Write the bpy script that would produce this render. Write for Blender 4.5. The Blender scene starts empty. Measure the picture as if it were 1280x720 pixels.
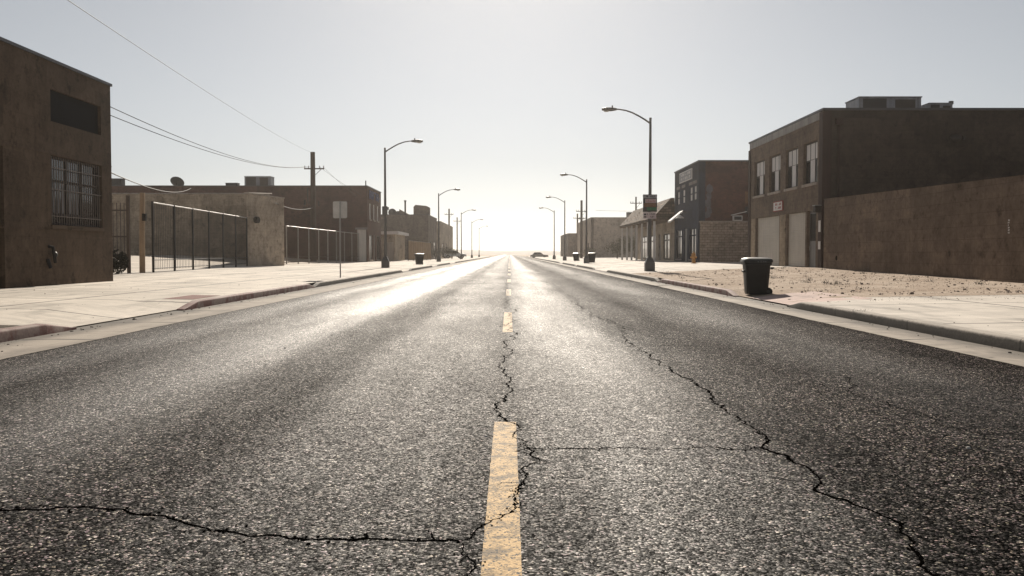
import bpy, bmesh, math, random
from mathutils import Vector, Matrix, noise as mnoise
R = math.radians
rnd = random.Random(7)
scene = bpy.context.scene
COL = scene.collection

# ------------------------------------------------------------------ settings
SUN_EL = 28.0
SUN_STR = 5.0
SKY_STR = 0.050
EXPOSURE = 0.38
HAZE_D = 0.00040
HAZE_G = 0.84
ASPH_SPEC = 0.42
ASPH_ROUGH = 0.71

# ------------------------------------------------------------------ materials
class NT:
    def __init__(s, name):
        s.m = bpy.data.materials.new(name); s.m.use_nodes = True
        s.t = s.m.node_tree; s.t.nodes.clear()
        s.out = s.n('ShaderNodeOutputMaterial')
        s.b = s.n('ShaderNodeBsdfPrincipled')
        s.l(s.b.outputs[0], s.out.inputs[0])
    def n(s, k, **kw):
        o = s.t.nodes.new(k)
        for a, v in kw.items(): setattr(o, a, v)
        return o
    def l(s, a, b): s.t.links.new(a, b)
    def put(s, sock, v):
        if hasattr(v, 'is_linked') or hasattr(v, 'links'): s.l(v, sock)
        else: sock.default_value = v
    def math(s, op, a, b=0.0, c=None, clamp=False):
        o = s.n('ShaderNodeMath', operation=op); o.use_clamp = clamp
        s.put(o.inputs[0], a); s.put(o.inputs[1], b)
        if c is not None: s.put(o.inputs[2], c)
        return o.outputs[0]
    def coord(s, kind='pos'):
        if kind == 'pos': return s.n('ShaderNodeNewGeometry').outputs['Position']
        return s.n('ShaderNodeTexCoord').outputs['Object']
    def mapv(s, v, sc=(1, 1, 1), loc=(0, 0, 0)):
        o = s.n('ShaderNodeMapping'); s.l(v, o.inputs[0])
        o.inputs['Scale'].default_value = sc; o.inputs['Location'].default_value = loc
        return o.outputs[0]
    def noise(s, v, scale, detail=4, rough=.55, dist=0):
        o = s.n('ShaderNodeTexNoise'); s.l(v, o.inputs['Vector'])
        o.inputs['Scale'].default_value = scale; o.inputs['Detail'].default_value = detail
        o.inputs['Roughness'].default_value = rough; o.inputs['Distortion'].default_value = dist
        return o.outputs[0]
    def voro(s, v, scale, feature='F1', out='Color'):
        o = s.n('ShaderNodeTexVoronoi', feature=feature); s.l(v, o.inputs['Vector'])
        o.inputs['Scale'].default_value = scale
        return o.outputs[out]
    def ramp(s, f, stops, interp='LINEAR'):
        o = s.n('ShaderNodeValToRGB'); s.l(f, o.inputs[0]); e = o.color_ramp.elements
        o.color_ramp.interpolation = interp
        while len(e) < len(stops): e.new(.5)
        for x, (p, c) in zip(e, stops):
            x.position = p; x.color = (c, c, c, 1) if isinstance(c, (int, float)) else (*c, 1)
        return o.outputs[0]
    def mix(s, f, a, b, mode='MIX'):
        o = s.n('ShaderNodeMix', data_type='RGBA', blend_type=mode)
        s.put(o.inputs[0], f)
        for sock, v in ((o.inputs[6], a), (o.inputs[7], b)):
            if isinstance(v, tuple): sock.default_value = (*v, 1)
            else: s.put(sock, v)
        return o.outputs[2]
    def scale(s, col, f): # colour * scalar
        o = s.n('ShaderNodeVectorMath', operation='SCALE')
        if isinstance(col, tuple): o.inputs[0].default_value = col
        else: s.l(col, o.inputs[0])
        s.put(o.inputs['Scale'], f)
        return o.outputs[0]
    def sep(s, v):
        o = s.n('ShaderNodeSeparateXYZ'); s.l(v, o.inputs[0]); return o.outputs
    def comb(s, x, y, z):
        o = s.n('ShaderNodeCombineXYZ'); s.put(o.inputs[0], x); s.put(o.inputs[1], y); s.put(o.inputs[2], z)
        return o.outputs[0]
    def bump(s, h, strength=.3, dist=.01, normal=None):
        o = s.n('ShaderNodeBump'); s.put(o.inputs['Height'], h)
        o.inputs['Strength'].default_value = strength; o.inputs['Distance'].default_value = dist
        if normal is not None: s.l(normal, o.inputs['Normal'])
        return o.outputs[0]
    def wallvec(s):  # (u along the wall, z) whatever way the wall faces
        g = s.n('ShaderNodeNewGeometry'); p = s.sep(g.outputs['Position']); nn = s.sep(g.outputs['True Normal'])
        u = s.math('ADD', s.math('MULTIPLY', p[0], s.math('ABSOLUTE', nn[1])), s.math('MULTIPLY', p[1], s.math('ABSOLUTE', nn[0])))
        return s.comb(u, p[2], 0.0)
    def done(s, base, rough=.8, spec=.3, metal=0.0, normal=None):
        b = s.b
        if isinstance(base, tuple): b.inputs['Base Color'].default_value = (*base, 1)
        else: s.l(base, b.inputs['Base Color'])
        s.put(b.inputs['Roughness'], rough); b.inputs['Specular IOR Level'].default_value = spec
        b.inputs['Metallic'].default_value = metal
        if normal is not None: s.l(normal, b.inputs['Normal'])
        return s.m

def M(name, col, rough=.8, var=.25, s1=1.2, s2=14, bump=.15, spec=.3, metal=0.0, streak=0.0, coord='pos', bd=.01):
    t = NT(name); v = t.coord(coord)
    a = t.noise(v, s1, 5); b = t.noise(v, s2, 4)
    f = t.math('ADD', 1.0, t.math('ADD', t.math('MULTIPLY', t.math('SUBTRACT', a, .5), var * 2.4), t.math('MULTIPLY', t.math('SUBTRACT', b, .5), var * 1.6)))
    if streak:
        k = t.noise(t.mapv(v, (3.2, 3.2, .16)), 1.6, 5, .6)
        k = t.ramp(k, [(.46, 1.0), (.72, 1.0 - streak)])
        f = t.math('MULTIPLY', f, k)
    f = t.math('MAXIMUM', f, .08)
    nrm = t.bump(t.noise(v, s2 * 3, 3), bump, bd) if bump else None
    return t.done(t.scale(col, f), rough, spec, metal, nrm)

def wallmat(name, col, bw, bh, var=.2, streak=.35, joint=.75, rough=.9, mortar=.012, dark=(.5, .5, .5), spread=.12):
    """block or brick wall: faint courses, stains and rain streaks"""
    t = NT(name); wv = t.wallvec(); v = t.coord()
    br = t.n('ShaderNodeTexBrick'); t.l(wv, br.inputs['Vector'])
    br.inputs['Scale'].default_value = 1.0; br.inputs['Brick Width'].default_value = bw; br.inputs['Row Height'].default_value = bh
    br.inputs['Mortar Size'].default_value = mortar; br.inputs['Mortar Smooth'].default_value = .3; br.inputs['Bias'].default_value = 0.0
    br.inputs['Color1'].default_value = (*[c * (1 + spread) for c in col], 1); br.inputs['Color2'].default_value = (*[c * (1 - spread) for c in col], 1)
    br.inputs['Mortar'].default_value = (*[c * j for c, j in zip(col, dark)], 1)
    base = t.mix(joint, col, br.outputs[0])
    a = t.noise(v, .7, 6, .6); b = t.noise(v, 9, 5, .65)
    f = t.math('ADD', 1.0, t.math('ADD', t.math('MULTIPLY', t.math('SUBTRACT', a, .5), var * 3), t.math('MULTIPLY', t.math('SUBTRACT', b, .5), var * 2)))
    k = t.noise(t.mapv(v, (1.1, 1.1, .3)), 1.2, 4, .6, 1.2)
    k = t.ramp(k, [(.42, 1.0), (.78, 1.0 - streak)])
    spots = t.ramp(t.noise(v, 2.3, 7, .74), [(.53, 1.0), (.70, .36)])
    vo = t.n('ShaderNodeTexVoronoi', feature='F1', distance='CHEBYCHEV'); t.l(t.mapv(wv, (.45, .8, 1)), vo.inputs['Vector']); vo.inputs['Scale'].default_value = 1.0
    pt = t.ramp(t.sep(vo.outputs['Color'])[0], [(0, .80), (.5, 1.0), (1, 1.18)])
    f = t.math('MULTIPLY', f, pt)
    mott = t.ramp(t.noise(v, 3.5, 7, .72), [(.3, .72), (.5, 1.0), (.72, 1.25)])
    f = t.math('MULTIPLY', f, mott)
    f = t.math('MAXIMUM', t.math('MULTIPLY', t.math('MULTIPLY', f, k), spots), .1)
    h = t.math('SUBTRACT', t.math('MULTIPLY', t.noise(v, 25, 5), .6), t.math('MULTIPLY', br.outputs['Fac'], joint * .9))
    return t.done(t.scale(base, f), rough, .2, 0, t.bump(h, .35, .008))

def asphalt():
    t = NT('asphalt'); v = t.coord(); p = t.sep(v)
    w = t.mapv(v, (1, .55, 1))       # aggregate slightly drawn out along the traffic
    c1 = t.sep(t.voro(v, 104))[0]; c2 = t.sep(t.voro(t.mapv(v, (1, 1, 1), (3.3, 1.7, 0)), 190))[1]
    g1 = t.ramp(c1, [(0, .001), (.35, .0025), (.60, .007), (.78, .024), (.92, .12), (1, .42)])
    g2 = t.ramp(c2, [(0, .2), (.5, .75), (.85, 1.5), (1, 2.8)])
    c3 = t.sep(t.voro(t.mapv(v, (1, .8, 1), (9.1, 2.2, 0)), 31))[2]
    g3 = t.ramp(c3, [(0, .6), (.35, .85), (.7, 1.1), (.9, 1.4), (1, 1.8)])
    g4 = t.ramp(t.noise(v, 13, 4, .7), [(.3, .72), (.5, .98), (.7, 1.3)])
    grain = t.math('MULTIPLY', t.math('MULTIPLY', g1, g2), t.math('MULTIPLY', g3, g4))
    big = t.noise(v, .55, 5, .6); mid = t.noise(v, 5, 4, .6)
    streak = t.noise(t.mapv(v, (1.5, .06, 1)), 1.0, 5, .6)
    # wheel paths polished by tyres: profile across the road, wandering a little
    x = t.math('ADD', p[0], t.math('MULTIPLY', t.math('SUBTRACT', streak, .5), .8))
    xn = t.math('DIVIDE', t.math('ADD', x, 5.5), 10.7)
    def at(X): return (X + 5.5) / 10.7
    polish = t.ramp(xn, [(at(-5.4), .25), (at(-4.75), .7), (at(-4.2), .26), (at(-3.6), .7), (at(-2.9), 1.0), (at(-2.3), .2), (at(-1.7), .09), (at(-1.15), .22), (at(-.6), .2),
                         (at(-.1), .09), (at(.5), .30), (at(1.0), .35), (at(1.65), .07), (at(2.6), .02), (at(3.7), .15), (at(4.3), .06), (at(5.1), .0)])
    tone = t.math('MULTIPLY', t.math('ADD', .55, t.math('MULTIPLY', big, .9)), t.math('ADD', .72, t.math('MULTIPLY', polish, .55)))
    tone = t.math('MULTIPLY', tone, t.math('ADD', .6, t.math('MULTIPLY', mid, .8)))
    blot = t.ramp(t.noise(t.mapv(v, (1, .13, 1), (7, 3, 0)), 1.1, 6, .62), [(.36, 1.22), (.5, 1.0), (.60, .72), (.72, .5)])
    tone = t.math('MULTIPLY', tone, blot)
    base = t.scale((1.0, .90, .80), t.math('MULTIPLY', grain, tone))
    # hue scatter of the stones
    base = t.mix(.16, base, t.voro(v, 104), 'OVERLAY')
    patch = t.ramp(t.noise(t.mapv(v, (.9, .12, 1), (4, 2, 0)), 1.3, 5, .6), [(.40, 0), (.62, 1)])
    rough = t.math('SUBTRACT', t.math('SUBTRACT', ASPH_ROUGH, t.math('MULTIPLY', polish, .12)), t.math('MULTIPLY', patch, .05))
    rough = t.math('ADD', rough, t.math('MULTIPLY', t.math('SUBTRACT', c2, .5), .12))
    hgt = t.math('ADD', t.math('MULTIPLY', t.voro(v, 104, 'F1', 'Distance'), -1.0), t.math('MULTIPLY', c1, .5))
    n1 = t.bump(hgt, .35, .005)
    n2 = t.bump(t.noise(v, 1.2, 3), .25, .03, n1)
    m = t.done(base, rough, .1, 0, n2)
    sp = t.math('MULTIPLY', t.math('MULTIPLY', t.math('ADD', .018, t.math('MULTIPLY', polish, .982)), t.ramp(c1, [(0, .03), (.5, .34), (.8, 1.5), (1, 4.8)])), t.math('MULTIPLY', t.math('MULTIPLY', t.math('MULTIPLY', g3, g4), blot), ASPH_SPEC * .92))
    sp = t.math('MULTIPLY', sp, t.math('ADD', .45, t.math('MULTIPLY', big, 1.1)))
    t.l(sp, t.b.inputs['Specular IOR Level'])
    return m

def concrete(name, col, jx, jy, x0=0, y0=0, stain=.52, rough=.85, tone=.30, crackk=.1):
    t = NT(name); v = t.coord(); p = t.sep(v)
    def joint(c, per, off):
        f = t.math('FRACT', t.math('DIVIDE', t.math('ADD', c, off), per))
        d = t.math('MULTIPLY', t.math('ABSOLUTE', t.math('SUBTRACT', f, .5)), per)   # .5*per at the joint
        return t.ramp(t.math('SUBTRACT', per / 2, d), [(.0, 1.0), (.022, .95), (.06, 0.0)])
    wob = t.math('MULTIPLY', t.math('SUBTRACT', t.noise(v, .8, 3), .5), .03)
    px = t.math('ADD', p[0], wob); py = t.math('ADD', p[1], wob)
    j = t.math('MAXIMUM', joint(px, jx, x0), joint(py, jy, y0))
    cell = t.comb(t.math('FLOOR', t.math('DIVIDE', t.math('ADD', px, x0 + jx / 2), jx)), t.math('FLOOR', t.math('DIVIDE', t.math('ADD', py, y0 + jy / 2), jy)), 0.0)
    wn = t.n('ShaderNodeTexWhiteNoise', noise_dimensions='2D'); t.l(cell, wn.inputs['Vector'])
    f = t.math('ADD', 1 - tone / 2, t.math('MULTIPLY', wn.outputs[0], tone))
    a = t.noise(v, .45, 6, .62); b = t.noise(v, 6, 5, .7); c = t.noise(v, 60, 3, .6)
    f = t.math('MULTIPLY', f, t.math('ADD', 1 - stain, t.math('MULTIPLY', t.math('ADD', t.math('MULTIPLY', a, 1.1), t.math('MULTIPLY', b, .5)), stain * 1.2)))
    f = t.math('MULTIPLY', f, t.math('ADD', .82, t.math('MULTIPLY', c, .36)))
    gum = t.math('MULTIPLY', t.ramp(t.voro(v, 1.7, 'F1', 'Distance'), [(.035, .35), (.07, 1.0)]), t.ramp(t.noise(t.mapv(v, (.5, 2.2, 1)), 1.6, 6, .7), [(.3, .8), (.5, 1.0), (.64, 1.08), (.75, .7)]))
    st = t.ramp(t.noise(t.mapv(v, (1.4, .35, 1)), 1.1, 6, .66), [(.50, 1.0), (.72, .55)])
    f = t.math('MULTIPLY', f, t.math('MULTIPLY', gum, st))
    cr = t.n('ShaderNodeTexVoronoi', feature='DISTANCE_TO_EDGE'); t.l(t.mix(.12, v, t.noise(v, 2.5, 4)) if False else v, cr.inputs['Vector']); cr.inputs['Scale'].default_value = .23
    ck = t.ramp(t.math('ADD', cr.outputs[0], t.math('MULTIPLY', t.math('SUBTRACT', b, .5), .06)), [(.0, 1 - crackk), (.006, 1.0)])
    f = t.math('MULTIPLY', f, ck)
    f = t.math('MULTIPLY', f, t.math('SUBTRACT', 1.0, t.math('MULTIPLY', j, .84)))
    if name == 'gutter_concrete':
        ax = t.math('ABSOLUTE', t.math('ADD', p[0], .3))
        silt = t.ramp(t.math('ADD', t.math('SUBTRACT', ax, 5.5), t.math('MULTIPLY', t.math('SUBTRACT', t.noise(t.mapv(v, (1, .5, 1)), 1.7, 7, .7), .5), .9)), [(.22, 1.0), (.62, .40)])
        f = t.math('MULTIPLY', f, silt)
    h = t.math('SUBTRACT', t.math('MULTIPLY', c, .5), j)
    return t.done(t.scale(col, f), rough, .25, 0, t.bump(h, .4, .01))

def dirtmat():
    t = NT('dirt'); v = t.coord()
    a = t.noise(v, .5, 6, .6); b = t.noise(v, 4, 6, .7); c = t.sep(t.voro(v, 38))[0]
    col = t.mix(t.ramp(a, [(.35, 0), (.65, 1)]), (.34, .262, .20), (.47, .385, .31))
    f = t.math('MULTIPLY', t.math('ADD', .55, t.math('MULTIPLY', b, .9)), t.ramp(c, [(0, .55), (.25, .95), (.9, 1.05), (1, 1.5)]))
    h = t.math('ADD', t.math('MULTIPLY', b, .6), t.math('MULTIPLY', t.noise(v, 30, 4), .5))
    return t.done(t.scale(col, f), .95, .08, 0, t.bump(h, .55, .03))

def kerbmat():
    t = NT('kerb_concrete'); v = t.coord(); p = t.sep(v)
    a = t.noise(v, 1.1, 6, .65); c = t.noise(v, 30, 4, .6)
    fr = t.math('ABSOLUTE', t.math('SUBTRACT', t.math('FRACT', t.math('DIVIDE', p[1], 3.05)), .5))
    j = t.ramp(fr, [(0.0, .25), (.006, 1.0)])
    f = t.math('MULTIPLY', t.math('MULTIPLY', t.math('ADD', .45, t.math('MULTIPLY', a, .9)), t.math('ADD', .7, t.math('MULTIPLY', c, .6))), j)
    face_tone = t.ramp(t.math('ADD', p[2], t.math('MULTIPLY', t.math('SUBTRACT', t.noise(t.mapv(v, (1, 1.6, 3)), 3, 6, .7), .5), .09)), [(.115, .26), (.152, 1.0)])  # darker below the top edge, boundary broken up by noise
    f = t.math('MULTIPLY', f, face_tone)
    return t.done(t.scale((.38, .34, .295), f), .88, .25, 0, t.bump(c, .4, .01))

def redkerb():
    t = NT('red_kerb_paint'); v = t.coord()
    k = t.ramp(t.noise(v, 2.2, 7, .7), [(.42, 0), (.58, 1)]); c = t.noise(v, 30, 4, .6)
    base = t.mix(t.math('MULTIPLY', k, .8), (.12, .032, .027), (.26, .20, .175))
    return t.done(t.scale(base, t.math('ADD', .6, t.math('MULTIPLY', c, .7))), .8, .3, 0, t.bump(c, .3, .008))

def yellowpaint(name='worn_yellow_paint', lo=.48, top=.75):
    t = NT(name); v = t.coord()
    wear = t.ramp(t.noise(v, 9, 6, .72), [(lo, 0), (lo + .12, 1)])
    pits = t.ramp(t.sep(t.voro(v, 104))[0], [(.80, 0), (.85, 1)])
    fine = t.noise(v, 70, 3, .6)
    dirt = t.math('ADD', .62, t.math('MULTIPLY', fine, .7))
    y = t.scale((.60, .405, .19), dirt)
    m = t.math('MAXIMUM', t.math('MULTIPLY', wear, top), pits)
    base = t.mix(m, y, (.05, .045, .04))
    h = t.math('ADD', t.math('MULTIPLY', t.voro(v, 104, 'F1', 'Distance'), -1), t.math('MULTIPLY', m, -.5))
    return t.done(base, .7, .10, 0, t.bump(h, .4, .005))

def shutter_mat(name, col):
    t = NT(name); v = t.coord(); p = t.sep(v)
    a = t.noise(v, .9, 5); st = t.noise(t.mapv(v, (4, 4, .3)), 1.5, 5)
    f = t.math('MULTIPLY', t.math('ADD', .72, t.math('MULTIPLY', a, .5)), t.math('ADD', .7, t.math('MULTIPLY', st, .6)))
    return t.done(t.scale(col, f), .55, .4, .2)

def leafmat(name, a, b):
    t = NT(name); v = t.coord()
    k = t.noise(v, 3.0, 3); o = t.n('ShaderNodeObjectInfo')
    return t.done(t.mix(t.ramp(k, [(.35, 0), (.65, 1)]), a, b), .7, .25)

MAT = dict(
    asphalt=asphalt(), yellow=yellowpaint(), yellowworn=yellowpaint('faded_yellow_paint', .42, .8), crack=M('crack_shadow', (.002, .0018, .0016), 1, .3, 3, 30, 0, 0),
    walk=concrete('sidewalk_concrete', (.56, .505, .435), 2.9, 3.3, .4, .6),
    walk2=concrete('apron_concrete', (.55, .50, .44), 3.4, 4.6, 1.2, .9, .28),
    gutter=concrete('gutter_concrete', (.31, .268, .222), 50, 3.05, 0, 0, .5, .85, .1, .2),
    yard=M('yard_concrete', (.50, .44, .37), .9, .3, .4, 8, .2),
    dirt=dirtmat(), ground=M('dry_ground', (.36, .28, .21), .95, .25, .05, 1.5, 0),
    hill=M('distant_hill', (.24, .23, .23), .95, .3, .01, .08, 0), kerb=kerbmat(), redkerb=redkerb(),
    soil=M('dark_soil', (.075, .058, .045), .95, .5, 2, 18, .5, .1), redpad=M('red_pad', (.17, .075, .062), .9, .5, 3, 30, .3), pink=concrete('pink_ramp', (.50, .37, .33), 8, 8, 0, 0, .4),
    stucco=wallmat('brown_stucco', (.108, .077, .055), .8, .4, .22, .3, .22),
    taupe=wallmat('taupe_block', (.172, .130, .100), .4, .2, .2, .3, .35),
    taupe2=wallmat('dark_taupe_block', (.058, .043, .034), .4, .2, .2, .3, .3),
    yardwall=wallmat('stained_plaster_wall', (.172, .128, .096), .8, .4, .32, .22, .5),
    beige=wallmat('beige_block', (.36, .285, .21), .4, .2, .2, .4, .4),
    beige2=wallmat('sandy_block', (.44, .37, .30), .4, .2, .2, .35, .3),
    redbrick=wallmat('red_brick', (.085, .034, .025), .23, .085, .3, .3, .9, .9, .012, (1.6, 2.2, 2.4), .35),
    brownbrick=wallmat('brown_brick', (.075, .034, .026), .23, .085, .25, .3, .85, .9, .012, (1.5, 2.0, 2.1), .3),
    palebrick=wallmat('pale_painted_brick', (.36, .29, .235), .42, .2, .25, .35, .9, .9, .02, (.35, .33, .32), .2),
    navy=wallmat('navy_painted_wall', (.022, .032, .058), .4, .2, .2, .25, .3),
    greystone=wallmat('grey_wall', (.16, .13, .11), .4, .2, .2, .35, .4),
    palewall=wallmat('pale_stucco', (.42, .35, .29), 2, 1, .18, .3, .1),
    quoin=M('dark_brown_pier', (.040, .022, .018), .85, .3, 2, 20, .2, streak=.3),
    coping=M('coping_metal', (.055, .055, .06), .5, .3, 2, 15, .05, .5, .3),
    copingpale=M('pale_coping', (.30, .29, .28), .7, .3, 2, 15, .1, streak=.4),
    roof=M('roof_felt', (.10, .095, .09), .95, .3, .6, 8, .2),
    glass=M('dark_glass', (.012, .014, .018), .06, .3, 2, 10, 0, .5),
    blackpanel=M('black_panel', (.010, .011, .013), .8, .4, 1.5, 12, .05, .1),
    frame=M('dark_frame', (.035, .028, .025), .6, .3, 3, 20, .05),
    whitetrim=M('white_blind', (.66, .64, .63), .7, .12, 2, 12, .05),
    greytrim=M('grey_lintel', (.22, .20, .20), .8, .3, 2, 20, .1),
    bar=M('window_bar', (.16, .13, .11), .6, .3, 3, 20, 0, .4),
    sill=M('pale_sill', (.36, .31, .27), .85, .3, 3, 20, .15, streak=.4),
    shutter=shutter_mat('shutter_steel', (.46, .42, .37)), shutter2=shutter_mat('white_shutter', (.68, .65, .61)),
    greydoor=shutter_mat('grey_door_paint', (.20, .20, .20)),
    iron=M('black_iron', (.018, .016, .015), .55, .3, 3, 25, .05, .4, .3),
    rustiron=M('weathered_iron', (.10, .075, .06), .7, .4, 3, 25, .1, .4, .2),
    galv=M('galvanised_steel', (.36, .35, .34), .45, .25, 3, 20, .05, .5, .7),
    lamp=M('lamp_grey_metal', (.115, .11, .105), .5, .25, 2, 15, .05, .45, .4, coord='obj'),
    lens=M('lamp_lens', (.55, .53, .48), .25, .1, 3, 10, 0, .5, coord='obj'),
    wood=M('weathered_wood', (.055, .038, .028), .9, .4, 2, 20, .4, streak=.4), woodpale=M('pale_wood', (.34, .25, .17), .9, .3, 2, 20, .3, streak=.4),
    binplastic=M('black_bin_plastic', (.010, .010, .010), .5, .4, 3, 25, .1, .35, coord='obj'),
    binlid=M('bin_lid_plastic', (.016, .017, .015), .42, .3, 4, 30, .1, .45, coord='obj'),
    rubber=M('rubber', (.012, .012, .012), .85, .3, 3, 20, .1, coord='obj'),
    white=M('white_sign', (.66, .64, .62), .6, .12, 3, 20, 0), signback=M('sign_back_aluminium', (.62, .60, .57), .6, .2, 3, 15, .05, .4, .15),
    ink=M('dark_lettering', (.03, .028, .03), .7, .2, 3, 20, 0), greyink=M('grey_lettering', (.16, .155, .16), .7, .2, 3, 20, 0),
    redink=M('red_lettering', (.28, .05, .045), .7, .2, 3, 20, 0), blueink=M('blue_lettering', (.035, .05, .16), .6, .2, 3, 20, 0),
    green=M('green_print', (.02, .13, .055), .6, .4, 9, 30, 0), brownprint=M('brown_print', (.17, .085, .04), .6, .6, 9, 30, 0),
    greyprint=M('grey_print', (.26, .26, .28), .6, .3, 6, 30, 0), pinkprint=M('pale_pink_print', (.55, .46, .47), .6, .2, 6, 30, 0),
    acpale=M('ac_casing', (.20, .205, .23), .5, .3, 2, 12, .05, .45, .3, streak=.4), acdark=M('ac_grille', (.03, .03, .033), .6, .3, 2, 30, .1),
    shingle=wallmat('weathered_shingle', (.12, .08, .055), .5, .22, .5, .5, .95, .95, .03, (.3, .3, .3), .8),
    hydrant=M('orange_hydrant_paint', (.46, .23, .06), .5, .3, 5, 30, .1, .45, coord='obj'),
    leaf=leafmat('dry_leaf', (.055, .050, .028), (.10, .088, .05)), leafdark=leafmat('dark_leaf', (.022, .022, .014), (.045, .042, .026)),
    pebble=M('pebble', (.20, .16, .13), .9, .6, 9, 40, .2), litter=M('gutter_litter', (.055, .045, .035), .9, .6, 9, 40, .2),
    chip=M('pale_chip', (.48, .46, .43), .8, .3, 9, 40, .1),
    carpaint=M('beige_car_paint', (.22, .20, .18), .3, .1, 2, 10, 0, .5, .2, coord='obj'), carwhite=M('white_car_paint', (.55, .55, .55), .3, .08, 2, 10, 0, .5, coord='obj'),
    cardark=M('dark_car_paint', (.04, .045, .06), .3, .1, 2, 10, 0, .5, .2, coord='obj'), tail=M('tail_lens', (.25, .02, .02), .3, .1, 3, 10, 0, .5, coord='obj'),
    cable=M('black_cable', (.02, .02, .02), .7, .2, 3, 20, 0), mural=M('grey_mural_paint', (.125, .12, .14), .9, .6, 3.5, 18, .05),
    insul=M('porcelain', (.22, .20, .19), .35, .2, 3, 20, 0, .5),
)

# ------------------------------------------------------------------ geometry
class MB:
    def __init__(s): s.v = []; s.f = []
    def add(s, vs, fs):
        o = len(s.v); s.v += [tuple(v) for v in vs]; s.f += [tuple(i + o for i in f) for f in fs]; return s
    def box(s, x0, x1, y0, y1, z0, z1):
        x0, x1 = min(x0, x1), max(x0, x1); y0, y1 = min(y0, y1), max(y0, y1); z0, z1 = min(z0, z1), max(z0, z1)
        return s.add([(x0, y0, z0), (x1, y0, z0), (x1, y1, z0), (x0, y1, z0), (x0, y0, z1), (x1, y0, z1), (x1, y1, z1), (x0, y1, z1)],
                     [(0, 3, 2, 1), (4, 5, 6, 7), (0, 1, 5, 4), (1, 2, 6, 5), (2, 3, 7, 6), (3, 0, 4, 7)])
    def quad(s, a, b, c, d): return s.add([a, b, c, d], [(0, 1, 2, 3)])
    def slab(s, pl, c0, c1, u0, u1, z0, z1):   # pl 'x': wall across X ; 'y': wall across Y
        return s.box(c0, c1, u0, u1, z0, z1) if pl == 'x' else s.box(u0, u1, c0, c1, z0, z1)
    def tube(s, path, r, n=10, caps=True):
        path = [Vector(p) for p in path]; rr = r if isinstance(r, (list, tuple)) else [r] * len(path)
        rings = []; prev = None
        for i, p in enumerate(path):
            d = (path[min(i + 1, len(path) - 1)] - path[max(i - 1, 0)]).normalized()
            if prev is None:
                a = Vector((0, 0, 1)) if abs(d.z) < .9 else Vector((1, 0, 0)); x = d.cross(a).normalized()
            else: x = (prev - d * prev.dot(d)).normalized()
            prev = x; y = d.cross(x)
            rings.append([p + (x * math.cos(2 * math.pi * k / n) + y * math.sin(2 * math.pi * k / n)) * rr[i] for k in range(n)])
        vs = [v for q in rings for v in q]; fs = []
        for i in range(len(path) - 1):
            for k in range(n): fs.append((i * n + k, i * n + (k + 1) % n, (i + 1) * n + (k + 1) % n, (i + 1) * n + k))
        if caps: fs += [tuple(range(n))[::-1], tuple(range((len(path) - 1) * n, len(path) * n))]
        return s.add(vs, fs)
    def loft(s, rings, caps=True):
        n = len(rings[0]); vs = [v for q in rings for v in q]; fs = []
        for i in range(len(rings) - 1):
            for k in range(n): fs.append((i * n + k, i * n + (k + 1) % n, (i + 1) * n + (k + 1) % n, (i + 1) * n + k))
        if caps: fs += [tuple(range(n))[::-1], tuple(range((len(rings) - 1) * n, len(rings) * n))]
        return s.add(vs, fs)
    def prism(s, poly, axis, a, b):  # poly in the two other coordinates
        def P(t, q): return {'x': (t, q[0], q[1]), 'y': (q[0], t, q[1]), 'z': (q[0], q[1], t)}[axis]
        return s.loft([[P(a, q) for q in poly], [P(b, q) for q in poly]])
    def ellipsoid(s, c, r, nu=12, nv=8):
        rings = []
        for i in range(nv + 1):
            th = math.pi * (i + .001) / (nv + .002)
            rings.append([(c[0] + r[0] * math.sin(th) * math.cos(2 * math.pi * k / nu), c[1] + r[1] * math.sin(th) * math.sin(2 * math.pi * k / nu), c[2] - r[2] * math.cos(th)) for k in range(nu)])
        return s.loft(rings)
    def build(s, name, mat, parent=None, smooth=False, bevel=0.0, origin=None):
        me = bpy.data.meshes.new(name)
        base = Vector(parent['_w']) if parent is not None else Vector(origin or (0, 0, 0))
        me.from_pydata([tuple(Vector(v) - base) for v in s.v], [], s.f)
        me.materials.append(MAT[mat]); me.update()
        if smooth:
            me.polygons.foreach_set('use_smooth', [True] * len(me.polygons)); me.set_sharp_from_angle(angle=R(38))
        o = bpy.data.objects.new(name, me); COL.objects.link(o)
        if parent is not None: o.parent = parent; o['_w'] = parent['_w']
        else: o.location = base; o['_w'] = tuple(base)
        if parent is not None and parent.type == 'MESH': pass
        if bevel:
            b = o.modifiers.new('bevel', 'BEVEL'); b.width = bevel; b.segments = 2; b.limit_method = 'ANGLE'; b.angle_limit = R(40)
        return o

def thing(name, label, cat, loc=(0, 0, 0), group=None):
    o = bpy.data.objects.new(name, None); COL.objects.link(o)
    o.empty_display_size = .2; o.location = loc; o['_w'] = tuple(loc)
    o['label'] = label; o['category'] = cat
    if group: o['group'] = group
    return o
def tag(o, label, cat, group=None):
    o['label'] = label; o['category'] = cat
    if group: o['group'] = group
    return o
def struct(o, kind='structure'): o['kind'] = kind; return o
def dup(root, loc, rotz=0.0, label=None, group=None, sc=None):
    r = root.copy(); COL.objects.link(r); r.location = loc; r.rotation_euler = (0, 0, rotz); r['_w'] = tuple(loc)
    if sc: r.scale = sc
    if label: r['label'] = label
    if group: r['group'] = group
    for ch in list(root.children):
        c = ch.copy(); COL.objects.link(c); c.parent = r
        for g in list(ch.children):
            d = g.copy(); COL.objects.link(d); d.parent = c
    return r

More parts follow.
